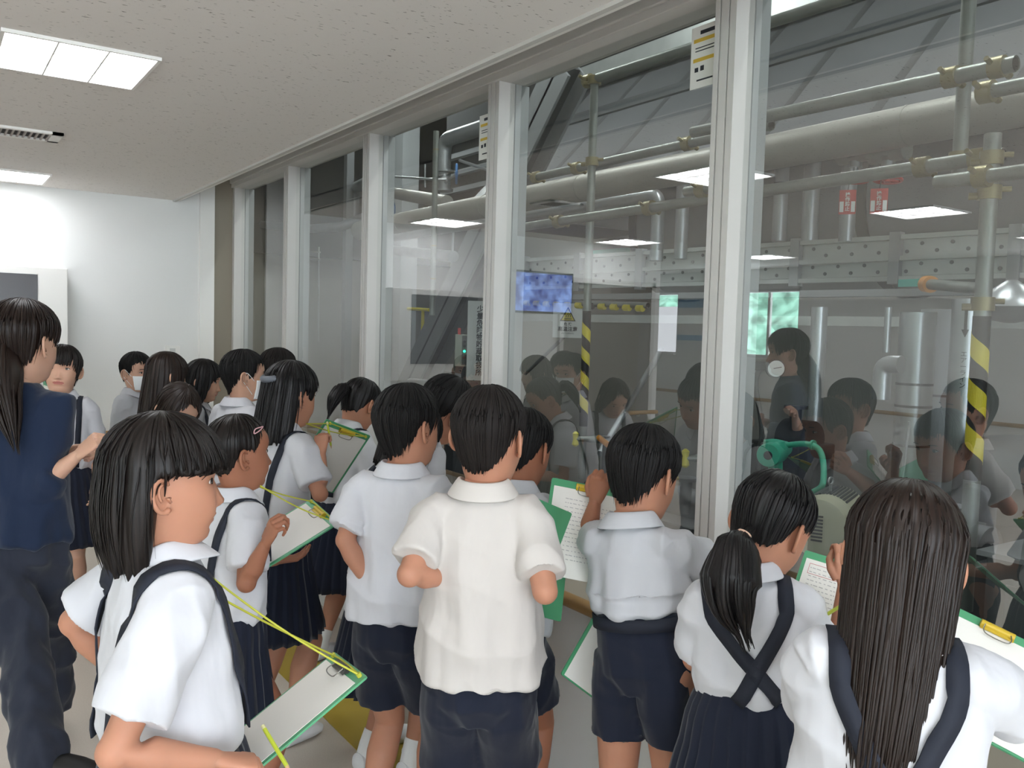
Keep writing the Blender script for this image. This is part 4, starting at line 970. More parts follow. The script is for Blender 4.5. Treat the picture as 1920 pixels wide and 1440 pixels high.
# ---------------- hands (built once per pose, wrist at origin, fingers along +y, palm -z, thumb +x)
def make_hand(curl, spread=.0, pinch=False, vox=.0022):
    mb = MB(); m = m_skin
    loft(mb, [V(0, -.03, 0), V(0, .0, 0), V(0, .02, 0), V(0, .045, 0), V(0, .07, .001)], [(.0165, .0145), (.0185, .0145), (.025, .013), (.031, .0125), (.031, .011)], V(1, 0, 0), m, 20)
    base = [(.024, .070), (.008, .074), (-.009, .071), (-.024, .063)]; Ln = [.060, .066, .061, .048]; R_ = [.0072, .0075, .0072, .0063]
    for i in range(4):
        x, y = base[i]; p = V(x, y, .001); a = 0; pts = [V(x, y-.02, .001), p]; cu = curl[i]
        for s, fr in enumerate((.45, .32, .23)):
            a += math.radians(cu*(.85, 1.1, .7)[s]); d = V(math.sin(spread*(1.5-i)), math.cos(a), -math.sin(a)).normalized(); p = p+d*Ln[i]*fr; pts.append(p)
        loft(mb, pts, [(R_[i]*1.1,)*2, (R_[i]*1.1,)*2, (R_[i],)*2, (R_[i]*.93,)*2, (R_[i]*.72,)*2], V(1, 0, 0), m, 12); ball(mb, pts[-1], R_[i]*.75, m)
    th = [V(.018, .012, -.004), V(.034, .034, -.010), V(.036, .056, -.020), V(.026 if pinch else .036, .074, -.032 if pinch else -.022)]
    loft(mb, th, [(.013,)*2, (.0105,)*2, (.0092,)*2, (.0072,)*2], V(0, 0, 1), m, 12); ball(mb, th[-1], .0074, m)
    return remesh(mb, vox, 3)
HANDS = {'fist': make_hand((72, 78, 82, 84), 0, True), 'write': make_hand((48, 56, 64, 70), 0, True), 'soft': make_hand((18, 22, 26, 30), .06)}

def ik(a, b, l1, l2, hint):
    """joint between a and b; b pulled in when out of reach"""
    d = b-a; L = d.length; m_ = (l1+l2)*.995
    if L > m_: b = a+d*(m_/L); d = b-a; L = m_
    x = (l1*l1-l2*l2+L*L)/(2*L); h = math.sqrt(max(0, l1*l1-x*x)); u = d.normalized(); w = (hint-u*hint.dot(u)).normalized()
    return a+u*x+w*h, b
PEOPLE = {}
def fold_wrinkles(v, f, O, R, amp=.006, seed=0):
    """push the cloth in and out in long soft folds (O,R: torso origin and axes)"""
    me = bpy.data.meshes.new('w'); me.from_pydata([tuple(p) for p in v], [], f); me.update()
    n = len(me.vertices); nn = np.zeros(n*3); me.vertices.foreach_get('normal', nn); nn = nn.reshape(-1, 3); bpy.data.meshes.remove(me)
    Rt = R.transposed(); out = np.array(v)
    for i in range(n):
        q = Rt @ (Vector(v[i])-O)
        a = noise.noise(V(q.x*11+seed, q.y*11, q.z*3.2)); b = noise.noise(V(q.x*5+q.z*9, q.y*6-q.z*4, q.z*5+seed)); c = noise.noise(V(q.x*26, q.y*26, q.z*9+seed))
        k = .55+.9*max(0, min(1, (.42-q.z)/.4))
        out[i] += nn[i]*amp*k*((.42-abs(a)*1.9)+(.34-abs(b)*1.5)*.9+c*.5)
    return out
def person(key, label, head, yaw, pitch=0, roll=0, tyaw=None, s=1.0, lean=.03, side=0, hip=None, arms=(), wear='boy', hair=None, skin=None, shirt=None,
           mask=False, socks=m_sock, cat='person', group=None, vox=.006, fat=.003, eyes=True, hem=None, skirt_len=.40, hem_r=.20, legs=None, strap=None, collar=True, tuck=False, hipz=None, neck_back=0, bulk=1.0, legspread=.075, short=.66, skirt_off=.07):
    skin = skin or m_skin; tyaw = yaw if tyaw is None else tyaw
    d2 = math.radians; yaw, pitch, roll, tyaw = d2(yaw), d2(pitch), d2(roll), d2(tyaw)
    Hc = P(*head); HM = headmat(yaw, pitch, roll)
    F_, R_ = fwd(tyaw), rgt(tyaw)
    N = Hc + HM @ (V(0, -.022, -.130)*s) - F_*neck_back
    N = Hc.lerp(N, 1); 
    if hip is None: Hp = V(N.x, N.y, 0) - F_*lean - R_*side; Hp.z = min(.685*s, N.z-.36*s) if hipz is None else hipz
    else: Hp = P(*hip)
    up = (N-Hp).normalized()
    root = empty('person', (Hp.x, Hp.y, 0), label, cat, group)
    Rm = Matrix((R_, (up.cross(R_)).normalized()*1.0, up)).transposed()   # right, forward, up
    Rr = (R_-up*R_.dot(up)).normalized(); Ff = up.cross(Rr).normalized(); Rm = Matrix((Rr, Ff, up)).transposed()
    TL_ = (N-Hp).length; k = s*bulk
    Tq = lambda x, y, h: Hp + Rr*x + Ff*y + up*h          # torso coordinates, h in metres from the hip
    sh = {sd: Tq(sg*.114*k, -.004, TL_-.052*s) for sd, sg in (('L', -1), ('R', 1))}
    # arms
    A = {}
    for sd, spec in arms:
        sg = 1 if sd == 'R' else -1
        l1, l2 = .235*s, .205*s
        e_ = spec['e']; w_ = spec['w']
        if 'sh' in spec: sh[sd] = sh[sd] + Rm @ V(*spec['sh'])
        E_ = sphere_hit(e_[0], e_[1], sh[sd], l1, e_[2]) if len(e_) == 3 and isinstance(e_[2], bool) else sh[sd] + (Rm @ V(sg*e_[0], e_[1], e_[2])).normalized()*l1
        W_ = sphere_hit(w_[0], w_[1], E_, l2, w_[2], .62) if isinstance(w_[2], bool) else E_ + (Rm @ V(sg*w_[0], w_[1], w_[2])).normalized()*l2
        A[sd] = (sh[sd], E_, W_, spec)
    for sd in 'LR':
        if sd not in A:
            sg = 1 if sd == 'R' else -1; E_ = sh[sd] + Rm @ V(sg*.03, -.02, -1).normalized()*.235*s; W_ = E_ + Rm @ V(0, .25, -1).normalized()*.205*s; A[sd] = (sh[sd], E_, W_, {})
    mb = MB()
    # torso core, neck
    loft(mb, [Tq(0, 0, -.05*s), Tq(0, 0, .03*s), Tq(0, 0, .12*s), Tq(0, 0, TL_-.18*s), Tq(0, 0, TL_-.07*s), Tq(0, .0, TL_-.015*s), Tq(0, .005*s, TL_+.01*s)], [(.10*k, .07*k), (.108*k, .078*k), (.09*k, .072*k), (.105*k, .076*k), (.092*k, .048*k), (.055*k, .044*k), (.043*s, .045*s)], Rr, skin)
    n0 = Tq(0, .002, TL_-.02*s); n1 = Hc + HM @ (V(0, -.024, -.10)*s)
    loft(mb, [n0, n0.lerp(n1, .5), n1], [(.050*s, .050*s), (.043*s, .044*s), (.045*s, .047*s)], Rr, skin)
    for sd in 'LR':
        a, e, w, sp = A[sd]
        loft(mb, [a+(Tq(0,0,TL_-.05*s)-a)*.3, a, a.lerp(e, .5), e, e.lerp(w, .35), e.lerp(w, .8), w, w+(w-e).normalized()*.012], [(.022*s,)*2, (.026*s,)*2, (.030*s,)*2, (.0285*s,)*2, (.0295*s,)*2, (.0205*s,)*2, (.0180*s, .0165*s), (.0130*s, .0110*s)], Ff, skin, 18)
        ball(mb, e, .029*s, skin)
    # legs
    FT = {}
    for sd, sg in (('L', -1), ('R', 1)):
        hj = Hp + Rr*sg*.062*s - up*.03*s
        if legs and sd in legs:
            q = legs[sd]; an = V(*q[:3]) if len(q) == 4 else P(*q[:3]); an = an if len(q) == 4 else an
        else: an = V(Hp.x, Hp.y, .065) + R_*sg*legspread + F_*((.03 if sg > 0 else -.03) + lean*.25)
        kn, an = ik(hj, an, .315*s, .30*s, F_)
        FT[sd] = an
        loft(mb, [hj+V(0, 0, .03), hj, hj.lerp(kn, .5), kn, kn.lerp(an, .3)-F_*.008, kn.lerp(an, .75), an, an-V(0, 0, .02)], [(.06*s,)*2, (.07*s,)*2, (.058*s,)*2, (.044*s,)*2, (.046*s,)*2, (.031*s,)*2, (.028*s,)*2, (.028*s,)*2], R_, skin, 20)
        leg = (hj, kn, an); FT[sd+'leg'] = leg
    v, f = remesh(mb, vox, 4)
    body = MB(); body.add(v, f, skin)
    T = Matrix.Translation(Hc) @ (HM.to_4x4()) @ Matrix.Scale(s, 4)
    head_shape(body, T, skin, eyes, fat)
    for sd in 'LR':
        a, e, w, sp = A[sd]
        hv, hf = HANDS[sp.get('hand', 'soft')]
        d = (w-e).normalized()
        if 'dir' in sp: d = V(*sp['dir']).normalized()
        pal = V(*sp['palm']) if 'palm' in sp else Rm @ V(-1 if sd == 'R' else 1, 0, 0)
        z = -(pal-d*pal.dot(d)).normalized(); x = d.cross(z); m3 = Matrix((x, d, z)).transposed()
        mir = -1 if sd == 'R' else 1; hs = s*.93
        body.add([w + m3 @ V(p[0]*mir*hs, p[1]*hs, p[2]*hs) for p in hv], [tuple(reversed(q)) for q in hf] if mir < 0 else hf, skin)
        A[sd] = A[sd] + (m3, hs, mir)
    bo = body.build('body', root, False); bo.data.polygons.foreach_set('use_smooth', [True]*len(bo.data.polygons))
    info = dict(root=root, N=N, Hp=Hp, up=up, R=Rr, F=Ff, A=A, T=T, Hc=Hc, HM=HM, s=s, Tq=Tq, TL=TL_, FT=FT); PEOPLE[key] = info
    # ---- shirt
    sm = shirt or m_shirt
    if wear != 'adult':
        mb = MB()
        hem_h = hem if hem is not None else (.0 if wear == 'boy' and not tuck else .065)*s
        tk = tuck or wear == 'girl'
        if tk: rows = [(hem_h, .112, .088), (hem_h+.02, .138, .106), (hem_h+.06, .146, .112), (.20, .136, .104), (TL_/s-.17, .138, .100), (TL_/s-.09, .138, .086), (TL_/s-.045, .115, .070), (TL_/s-.012, .07, .062), (TL_/s+.004, .052, .054)]
        else: rows = [(hem_h/s-.006, .130, .10), (hem_h/s, .150, .122), (hem_h/s+.07, .150, .120), (.20, .138, .102), (TL_/s-.17, .140, .098), (TL_/s-.09, .140, .086), (TL_/s-.045, .115, .070), (TL_/s-.012, .07, .062), (TL_/s+.004, .052, .054)]
        q_ = TL_/s/.42; rows = [((h if i < 3 else (.20*q_ if i == 3 else h)), a, b) for i, (h, a, b) in enumerate(rows)]
        rows = sorted([(h*s, a*k, b*k) for h, a, b in rows], key=lambda r: r[0])
        for sg in (-1, 1): loft(mb, [Tq(0, 0, TL_-.018*s), Tq(sg*.05*k, -.002, TL_-.030*s), Tq(sg*.095*k, -.004, TL_-.046*s), Tq(sg*.118*k, -.004, TL_-.062*s)], [(.052*k, .03*k), (.055*k, .032*k), (.055*k, .036*k), (.050*k, .040*k)], Ff, sm, 24)
        loft(mb, [Tq(0, -.002, r[0]) for r in rows], [(r[1], r[2]) for r in rows], Rr, sm, 32, .92)
        for sd in 'LR':
            a, e = A[sd][0], A[sd][1]; d = (e-a).normalized(); Ls = (.80)*(e-a).length
            ins = a+(Tq(0, 0, TL_-.06*s)-a)*.55
            wd = Rm @ V(0, 1, 0)
            loft(mb, [ins, a+(ins-a)*.25+up*.004, a+d*.03*s, a+d*Ls*.55, a+d*Ls*.97, a+d*Ls, a+d*(Ls-.004), a+d*(Ls-.035)], [(.058*k, .048*k), (.059*k, .050*k), (.058*k, .050*k), (.057*k, .049*k), (.060*k, .053*k), (.059*k, .052*k), (.050*k, .044*k), (.044*k, .038*k)], wd, sm, 22)
        v, f = remesh(mb, vox, 7)
        v = fold_wrinkles(v, f, Hp, Rm, .0100*s, hash(key) % 50 if False else len(key)*3.1)
        so = mesh_obj('shirt', root, v, f, sm); info['shirt'] = so
        # sleeve hem stitch bands and collar
        if collar:
            cm = m_collar if shirt is m_shirt2 else sm
            c0 = Tq(0, 0, TL_-.004*s); nu = (n1-n0).normalized(); nr = Rr; nf = nu.cross(nr).normalized()
            vv = []; nt_ = 44; g0 = math.radians(13)
            for i in range(nt_+1):
                g = g0+(2*math.pi-2*g0)*i/nt_; fr = max(0, math.cos(g)); c_, s_ = math.cos(g), math.sin(g); dr = fr**1.5
                for r, h in ((.049, -.014-.02*dr), (.051, .022-.028*dr), (.0555, .025-.028*dr), (.068+.004*dr, .004-.03*dr), (.081+.012*dr, -.016-.034*dr-.012*fr**6)):
                    vv.append(c0 + nr*(s_*r*1.02*s) + nf*(c_*r*1.0*s) + nu*(h+.012)*s)
            ff = [(i*5+j, (i+1)*5+j, (i+1)*5+j+1, i*5+j+1) for i in range(nt_) for j in range(4)]
            co = mesh_obj('collar', root, vv, ff, cm); md = co.modifiers.new('t', 'SOLIDIFY'); md.thickness = .0028*s; md.offset = 0
            md = co.modifiers.new('u', 'SUBSURF'); md.levels = 1; md.render_levels = 1
    # ---- lower clothes
    if wear in ('boy',):
        mb = MB(); wz = .085*s
        loft(mb, [Tq(0, 0, wz+.02*s), Tq(0, 0, wz), Tq(0, -.004, .03*s), Tq(0, -.006, -.03*s), Tq(0, 0, -.075*s)], [(.118*k, .092*k), (.122*k, .096*k), (.126*k, .100*k), (.126*k, .098*k), (.10*k, .075*k)], Rr, m_navy, 30)
        for sd in 'LR':
            hj, kn, an = FT[sd+'leg']; d = kn-hj
            loft(mb, [hj+up*.03, hj+d*.1, hj+d*.5, hj+d*short, hj+d*(short+.015), hj+d*short, hj+d*(short-.12)], [(.070*k, .085*k), (.076*k, .09*k), (.080*k, .084*k), (.084*k, .084*k), (.082*k, .082*k), (.072*k, .072*k), (.064*k, .064*k)], R_, m_navy, 24)
        v, f = remesh(mb, vox, 5); v = fold_wrinkles(v, f, Hp, Rm, .006*s, 4.4); mesh_obj('shorts', root, v, f, m_navy)
    if wear == 'girl':
        n = 28*6; vv = []; ff = []; NR = 14; w0 = Tq(0, 0, (.115)*s)
        base = V(Hp.x, Hp.y, 0)
        for i in range(NR+1):
            t = i/NR; z = w0.z - skirt_len*t; c = w0.lerp(V(Hp.x, Hp.y, 0)+F_*.0, min(1, t*1.4)); c = V(c.x, c.y, z)
            ra = (.114+(hem_r-.114)*min(1, t*1.05)**.85+.02*math.sin(min(1, t*3)*math.pi)*.5)*k; rb = ra*(.80+.12*t)
            for j in range(n):
                g = 2*math.pi*j/n; fr = (j % 6)/6; saw = (fr-.5)*.020*min(1, t*2.2)*(1+.4*noise.noise(V(j*.1, 0, 3)))
                w_ = noise.noise(V(math.cos(g)*2.2, math.sin(g)*2.2, t*1.2+len(key)))*.016*t
                vv.append(c + R_*(math.sin(g)*(ra+saw+w_)) + F_*(math.cos(g)*(rb+saw+w_)) + V(0, 0, .006*noise.noise(V(j*.15, 5, 0))*t))
        for i in range(NR):
            for j in range(n): ff.append((i*n+j, i*n+(j+1) % n, (i+1)*n+(j+1) % n, (i+1)*n+j))
        so_ = mesh_obj('skirt', root, vv, ff, m_navy); md = so_.modifiers.new('t', 'SOLIDIFY'); md.thickness = .002
        mb = MB(); pts = [(w0 + Rr*math.sin(g)*.119*k + Ff*math.cos(g)*.095*k) for g in np.linspace(0, 2*math.pi, 40, endpoint=False)]
        v2 = []; 
        for p in pts: v2 += [p+up*.018*s, p-up*.018*s]
        wb = mesh_obj('waistband', root, v2, [(2*i, 2*((i+1) % 40), 2*((i+1) % 40)+1, 2*i+1) for i in range(40)], m_strap); md = wb.modifiers.new('t', 'SOLIDIFY'); md.thickness = .004
        # suspenders cast on the shirt
        sme = info['shirt'].data; bvh = BVHTree.FromPolygons([v_.co.copy() for v_ in sme.vertices], [tuple(p.vertices) for p in sme.polygons])
        st = dict(xf=.070, xs=.082, xb=.060, cross=False, wid=.013); st.update(strap or {})
        hs = TL_-.065*s
        for sg in (-1, 1):
            path = []
            for q in np.linspace(.10*s, hs, 14): u = (q-.10*s)/(hs-.10*s); path.append(((st['xf']*(1-u)+st['xs']*u)*sg*k, q, 0))
            for a in np.linspace(0, math.pi, 13)[1:-1]: path.append((st['xs']*sg*k, hs, a))
            for q in np.linspace(hs, .10*s, 18):
                u = 1-(q-.10*s)/(hs-.10*s); xb = st['xb']*(-1 if st['cross'] else 1)
                path.append(((st['xs']*(1-u)+xb*u)*sg*k, q, math.pi))
            pts = []
            for x, h, a in path:
                d = Ff*math.cos(a)+up*math.sin(a); c = Tq(x, 0, h); hit = bvh.ray_cast(c+d*.35, -d, .5)
                if hit[0] is not None: pts.append((hit[0], hit[1]))
            if len(pts) < 5: continue
            vv = []; ps = [p for p, _ in pts]; ps2 = ps[:]
            for _ in range(2): ps2 = [ps2[0]]+[(ps2[i-1]+ps2[i]*2+ps2[i+1])/4 for i in range(1, len(ps2)-1)]+[ps2[-1]]
            for i, (p, nm) in enumerate(pts):
                t = (ps2[min(i+1, len(pts)-1)]-ps2[max(i-1, 0)]).normalized(); nm = nm.normalized(); w = t.cross(nm).normalized()
                c = ps2[i] + nm*.0070*s; vv += [c-w*st['wid']*s, c+w*st['wid']*s]
            so_ = mesh_obj('suspender', root, vv, [(2*i, 2*i+1, 2*i+3, 2*i+2) for i in range(len(pts)-1)], m_strap); md = so_.modifiers.new('t', 'SOLIDIFY'); md.thickness = .003; md.offset = 0
    if wear == 'adult':
        mb = MB()
        rows = [(-.02, .165, .125), (.0, .172, .132), (.10, .165, .122), (.22, .150, .110), (TL_-.17, .160, .112), (TL_-.09, .160, .098), (TL_-.04, .13, .078), (TL_-.005, .075, .064), (TL_+.015, .056, .058)]
        loft(mb, [Tq(0, -.002, r[0]) for r in rows], [(r[1], r[2]) for r in rows], Rr, m_navyj, 32, .92)
        for sd in 'LR':
            a, e, w = A[sd][:3]; ins = a+(Tq(0, 0, TL_-.07)-a)*.5; cu = e.lerp(w, .42); d2_ = (w-e).normalized()
            loft(mb, [ins, a, a.lerp(e, .3), a.lerp(e, .7), e, e.lerp(w, .2), cu, cu+d2_*.008, cu-d2_*.02], [(.07, .06), (.07, .062), (.066, .060), (.062, .058), (.060, .056), (.058, .055), (.053, .05), (.045, .042), (.036, .034)], Ff, m_navyj, 22)
            ball(mb, e, .058, m_navyj)
        v, f = remesh(mb, .007, 6); v = fold_wrinkles(v, f, Hp, Rm, .011, 2.2); mesh_obj('jacket', root, v, f, m_navyj)
        mb = MB(); loft(mb, [Tq(0, 0, .07), Tq(0, 0, -.02), Tq(0, 0, -.09)], [(.145, .11), (.158, .125), (.12, .095)], Rr, m_trou)
        for sd in 'LR':
            hj, kn, an = FT[sd+'leg']
            loft(mb, [hj+up*.05, hj, hj.lerp(kn, .5), kn, kn.lerp(an, .5), an+V(0, 0, .0), an-V(0, 0, .03)], [(.09, .1), (.096, .105), (.09, .095), (.074, .078), (.068, .07), (.066, .07), (.066, .07)], R_, m_trou, 24)
        v, f = remesh(mb, .008, 5); v = fold_wrinkles(v, f, Hp, Rm, .011, 7.7); mesh_obj('trousers', root, v, f, m_trou)
    # ---- socks and shoes
    for sd, sg in (('L', -1), ('R', 1)):
        hj, kn, an = FT[sd+'leg']; sh_m = m_black if wear == 'adult' else m_shoe
        up_l = (kn-an).normalized()
        if wear != 'adult':
            b = MB(); loft(b, [an+up_l*.075*s, an+up_l*.03*s, an-V(0, 0, .02)], [(.0335*s,)*2, (.032*s,)*2, (.034*s,)*2], R_, socks); b.build('sock', root)
        fd = F_; 
        if legs and (sd+'toe') in legs: fd = V(*legs[sd+'toe']).normalized()
        side_ = fd.cross(V(0, 0, 1)).normalized(); c = an-V(0, 0, .028)
        b = MB(); L = .19*s if wear != 'adult' else .24
        loft(b, [c-fd*.045*s, c-fd*.03*s, c+fd*.03*s-V(0,0,.002), c+fd*L*.45-V(0,0,.008), c+fd*L*.62-V(0,0,.012), c+fd*L*.74-V(0,0,.016)], [(.014*s, .014*s), (.033*s, .036*s), (.034*s, .036*s), (.040*s, .027*s), (.034*s, .019*s), (.012*s, .009*s)], side_, sh_m, 20)
        b.build('shoe', root)
    if mask:
        b = MB(); vv = []; ff = []
        for i in range(13):
            for j in range(25):
                z = -.018-.085*i/12; a = -1.15+2.3*j/24; w = itp(ZW, z)+.004; x = w*math.sin(a)*1.02
                yy = -.005+(itp(ZF, z)+.012)*max(0, math.cos(a))**.75 + .010*math.exp(-(x/.02)**2)*math.exp(-((z+.035)/.03)**2)
                vv.append(T @ V(x, yy, z))
        for i in range(12):
            for j in range(24): ff.append((i*25+j, i*25+j+1, (i+1)*25+j+1, (i+1)*25+j))
        mo = mesh_obj('face_mask', root, vv, ff, m_mask); md = mo.modifiers.new('t', 'SOLIDIFY'); md.thickness = .002
        for sg in (-1, 1):
            b = MB(); b.tube(smoothpath([T @ V(sg*.069, .030, -.022), T @ V(sg*.080, .0, .008), T @ V(sg*.080, -.012, .012)]), .0012, m_mask, 6); b.tube(smoothpath([T @ V(sg*.062, .026, -.082), T @ V(sg*.074, .0, -.05), T @ V(sg*.082, -.018, -.03)]), .0012, m_mask, 6); b.build('ear_loop', mo)
    if hair: hair(root, T, info)
    return info

BOY = [(0, .062), (25, .060), (42, .052), (56, .035), (66, .0), (74, -.012), (80, .002), (88, .014), (100, .010), (110, -.018), (122, -.044), (150, -.076), (180, -.084)]
BOY2 = [(0, .050), (25, .045), (45, .042), (58, .03), (68, -.012), (75, -.02), (81, .0), (88, .010), (100, .0), (110, -.026), (125, -.052), (150, -.077), (180, -.085)]
PULLED = [(0, .070), (30, .064), (50, .050), (62, .02), (70, .0), (78, .004), (88, .014), (100, .006), (112, -.035), (130, -.060), (180, -.066)]
def h_boy(seed=1, ends=BOY, m=m_hairs, thick=.011, locks=120, jag=.007):
    return lambda root, T, I: hair_shape('hair', root, T, m, ends, thick, False, jag=jag, seed=seed, locks=locks)
# ---------------- clipboards
m_bgreen = mat('green clipboard plastic', '#4f9b6f', .4); m_sheet = mat('worksheet paper', '#e6e3dd', .8); m_cord = mat('yellow green cord', '#b6b53a', .6)
m_clipy = mat('yellow clip', '#c7a82c', .4); m_clipk = mat('black clip', '#3b3a38', .4); m_wire = mat('clip wire', '#7b7a74', .3, .8); m_pen = mat('pencil lime', '#b9c63a', .45)
m_text = mat('pencil writing', '#b9b6b4', .9); m_redline = mat('red print', '#c8868a', .8)
def solve_board(TL, TR, BL, D, w=.20, h=.28):
    """depths of three seen corners so that the board has its real size and square corners"""
    rs = [ray(*q) for q in (TL, TR, BL)]; d = np.array(D if hasattr(D, '__len__') else [D]*3, float)
    def F(d):
        p = [CAM+rs[i]*float(d[i]) for i in range(3)]; a = p[1]-p[0]; b = p[2]-p[0]
        return np.array([(a.length-w)/w, (b.length-h)/h, a.normalized().dot(b.normalized())] + [.18*(d[i]-D0[i]) for i in range(3)])
    D0 = d.copy(); lam = 1e-3
    for it in range(200):
        r = F(d); J = np.array([(F(d+np.eye(3)[i]*1e-5)-r)/1e-5 for i in range(3)]).T; st = -np.linalg.solve(J.T@J+lam*np.eye(3), J.T@r)
        if (F(d+st)**2).sum() < (r**2).sum(): d = d+st; lam /= 3
        else: lam *= 4
    p = [CAM+rs[i]*float(d[i]) for i in range(3)]; x = (p[1]-p[0]); y = (p[0]-p[2]).normalized(); x = (x-y*x.dot(y)).normalized()
    return p[0], x, y, w, h
def clipboard(key, label, TL, TR, BL, D, sheets=1, clip=None, writing=True, redbox=False, flip=False, cord_to=None, back=False, group=None, sheet_shift=(0, 0), cord_style=0, pencil=None):
    c, x, y, w, h = solve_board(TL, TR, BL, D); n = x.cross(y).normalized()
    facing = n.dot(CAM-c) > 0
    if not facing: n = -n
    if back: n = -n
    root = empty('clipboard', c, label, 'clipboard', group)
    Q = lambda u, v, o=0: c + x*u*w - y*v*h + n*o          # u 0..1 right, v 0..1 down
    def rr(u0, v0, u1, v1, o, th, m, rad=.03):
        pts = []
        for (cu, cv, a0) in ((u1-rad, v0+rad*w/h, -90), (u1-rad, v1-rad*w/h, 0), (u0+rad, v1-rad*w/h, 90), (u0+rad, v0+rad*w/h, 180)):
            for q in range(5): a = math.radians(a0+q*22.5); pts.append(Q(cu+rad*math.cos(a), cv+rad*w/h*math.sin(a), o))
        return pts, n*th, m
    b = MB(); b.prism(*rr(0, 0, 1, 1, -.004, .004, m_bgreen)); b.build('board', root, True)
    for k in range(sheets):
        b = MB(); sx, sy = sheet_shift; a = .0008+.0012*k
        b.prism(*rr(.045+sx*k, .085+sy*k, .955+sx*k, .985+sy*k, a, .0009, m_sheet, .004)); sh_ = b.build('worksheet' if k == sheets-1 else 'worksheet', root, False)
    o = .0008+.0012*(sheets-1)+.001
    if writing:
        rnd = random.Random(hash(label) % 97 if False else len(label)); b = MB(); sx = sheet_shift[0]*(sheets-1); sy = sheet_shift[1]*(sheets-1)
        for r in range(15):
            v = .17+.045*r; u = .12
            while u < (.88 if r % 4 else .6):
                l = rnd.uniform(.012, .05); b.prism([Q(u+sx, v+sy, o), Q(u+l+sx, v+.002+sy, o), Q(u+l+sx, v+.010+sy, o), Q(u+sx, v+.008+sy, o)], n*.0003, m_text); u += l+rnd.uniform(.008, .03)
        b.build('handwriting', sh_, False)
    if redbox:
        b = MB()
        for (u0, v0, u1, v1) in ((.10, .13, .92, .135), (.10, .24, .92, .245), (.10, .13, .106, .245), (.914, .13, .92, .245)): b.prism([Q(u0, v0, o), Q(u1, v0, o), Q(u1, v1, o), Q(u0, v1, o)], n*.0004, m_redline)
        b.build('red_frame', sh_, False)
    if clip:
        cm = {'y': m_clipy, 'k': m_clipk}[clip]; b = MB()
        b.tube([Q(.34, .055, .006), Q(.66, .055, .006)], .0075, cm, 10); b.prism([Q(.34, .03, .004), Q(.66, .03, .004), Q(.66, .10, .004), Q(.34, .10, .004)], n*.004, cm); b.build('clip', root)
        b = MB(); b.tube(smoothpath([Q(.38, .06, .011), Q(.37, .13, .012), Q(.42, .155, .010), Q(.58, .155, .010), Q(.63, .13, .012), Q(.62, .06, .011)]), .0012, m_wire, 6); b.build('clip_wire', root)
    if cord_to:
        b = MB(); a0 = Q(.1, .03, .004); a1 = Q(.9, .03, .004)
        l, r_ = cord_to
        sag = lambda p, q, s_: [p.lerp(q, t)-V(0, 0, s_*math.sin(math.pi*t)) for t in np.linspace(0, 1, 14)]
        b.tube(sag(a0, l, .006), .0021, m_cord, 8); b.tube(sag(a1, r_, .010), .0021, m_cord, 8)
        b.tube([a0, Q(.3, .025, .008), Q(.7, .025, .008), a1], .0021, m_cord, 8)
        for q in (a0, a1): b.tube([q-n*.006, q+n*.004], .005, m_cord, 8)
        b.build('neck_cord', root)
    return root, Q, n
def pencil(label, a, b_, m=None):
    d = (b_-a).normalized(); b = MB(); b.tube([a, b_], .0038, m or m_pen, 8); o = b.build('pencil'); tag(o, label, 'pencil')
    b = MB(); b.tube([b_, b_+d*.016], [.0038, .0006], mat('pencil wood', '#c9a878', .7), 8); b.build('tip', o)
    b = MB(); b.tube([a-d*.008, a], .0036, mat('pencil end', '#d9d4a0', .6), 8); b.build('end_cap', o)
    return o
# ================================================================== the crowd
def nc(k):   # where a neck cord leaves the collar
    I = PEOPLE[k]; return (I['N']+I['F']*.06*I['s']-I['R']*.045+V(0, 0, .03), I['N']+I['F']*.06*I['s']+I['R']*.045+V(0, 0, .03))

# --- bob-haired girl in the left foreground
BOB = [(0, .030), (20, .026), (40, .014), (50, .002), (58, -.004), (64, .004), (70, .014), (84, .006), (97, -.03), (104, -.135), (120, -.150), (180, -.150)]
def h_bob(root, T, I): hair_shape('hair', root, T, m_hairb, BOB, .017, True, flare=.10, jag=.007, n=300, seed=4, tipin=.31, locks=150, fringe=26)
person('bob', 'person in a white polo in the left foreground, chin-length bob in profile, writing', (316, 898, 1.50), 98, 2, 0, tyaw=88, s=.98, lean=-.03, neck_back=-.015, wear='girl', hair=h_bob, vox=.0048, fat=.006, bulk=1.05,
       arms=(('R', dict(e=(205, 1430, True), w=(405, 1424, False), hand='write', palm=(0, 0, -1), sh=(0, 0, -.01))), ('L', dict(e=(140, 1165, False), w=(215, 1255, False), hand='soft'))),
       strap=dict(xs=.090, xf=.075, xb=.05, wid=.017), hipz=.675)
# --- woman in navy
def h_teacher(root, T, I):
    hair_shape('hair', root, T, m_hairl, [(0, .05), (30, .035), (50, .0), (62, -.03), (72, .0), (88, .01), (100, -.02), (112, -.06), (180, -.08)], .016, False, jag=.007, n=240, seed=9, locks=120)
    h = I['HM']; c = I['Hc']
    tail_shape('ponytail', root, [P(22, 606, 2.76), P(2, 640, 2.70), P(6, 720, 2.62), P(28, 835, 2.58)], [(0, .03), (.2, .055), (.6, .055), (.85, .035), (1, .01)], m_hairl, 60, 3)
person('teacher', 'person in a navy jacket and dark trousers standing at the left edge', (48, 638, 2.75), 48, 4, 0, tyaw=30, s=1.12, lean=.02, wear='adult', hair=h_teacher, skin=m_skin_p, hipz=.80, vox=.007,
       arms=(('R', dict(e=(66, 930, True), w=(146, 852, True), hand='fist', palm=(-.3, .3, -.6))), ('L', dict(e=(-20, 900, False), w=(140, 850, False), hand='fist'))),
       legs=dict(L=(.30, 2.50, .075, 1), R=(.37, 3.36, .10, 1), Rtoe=(.35, .93, .25), Ltoe=(.5, -.4, 0)), collar=False)
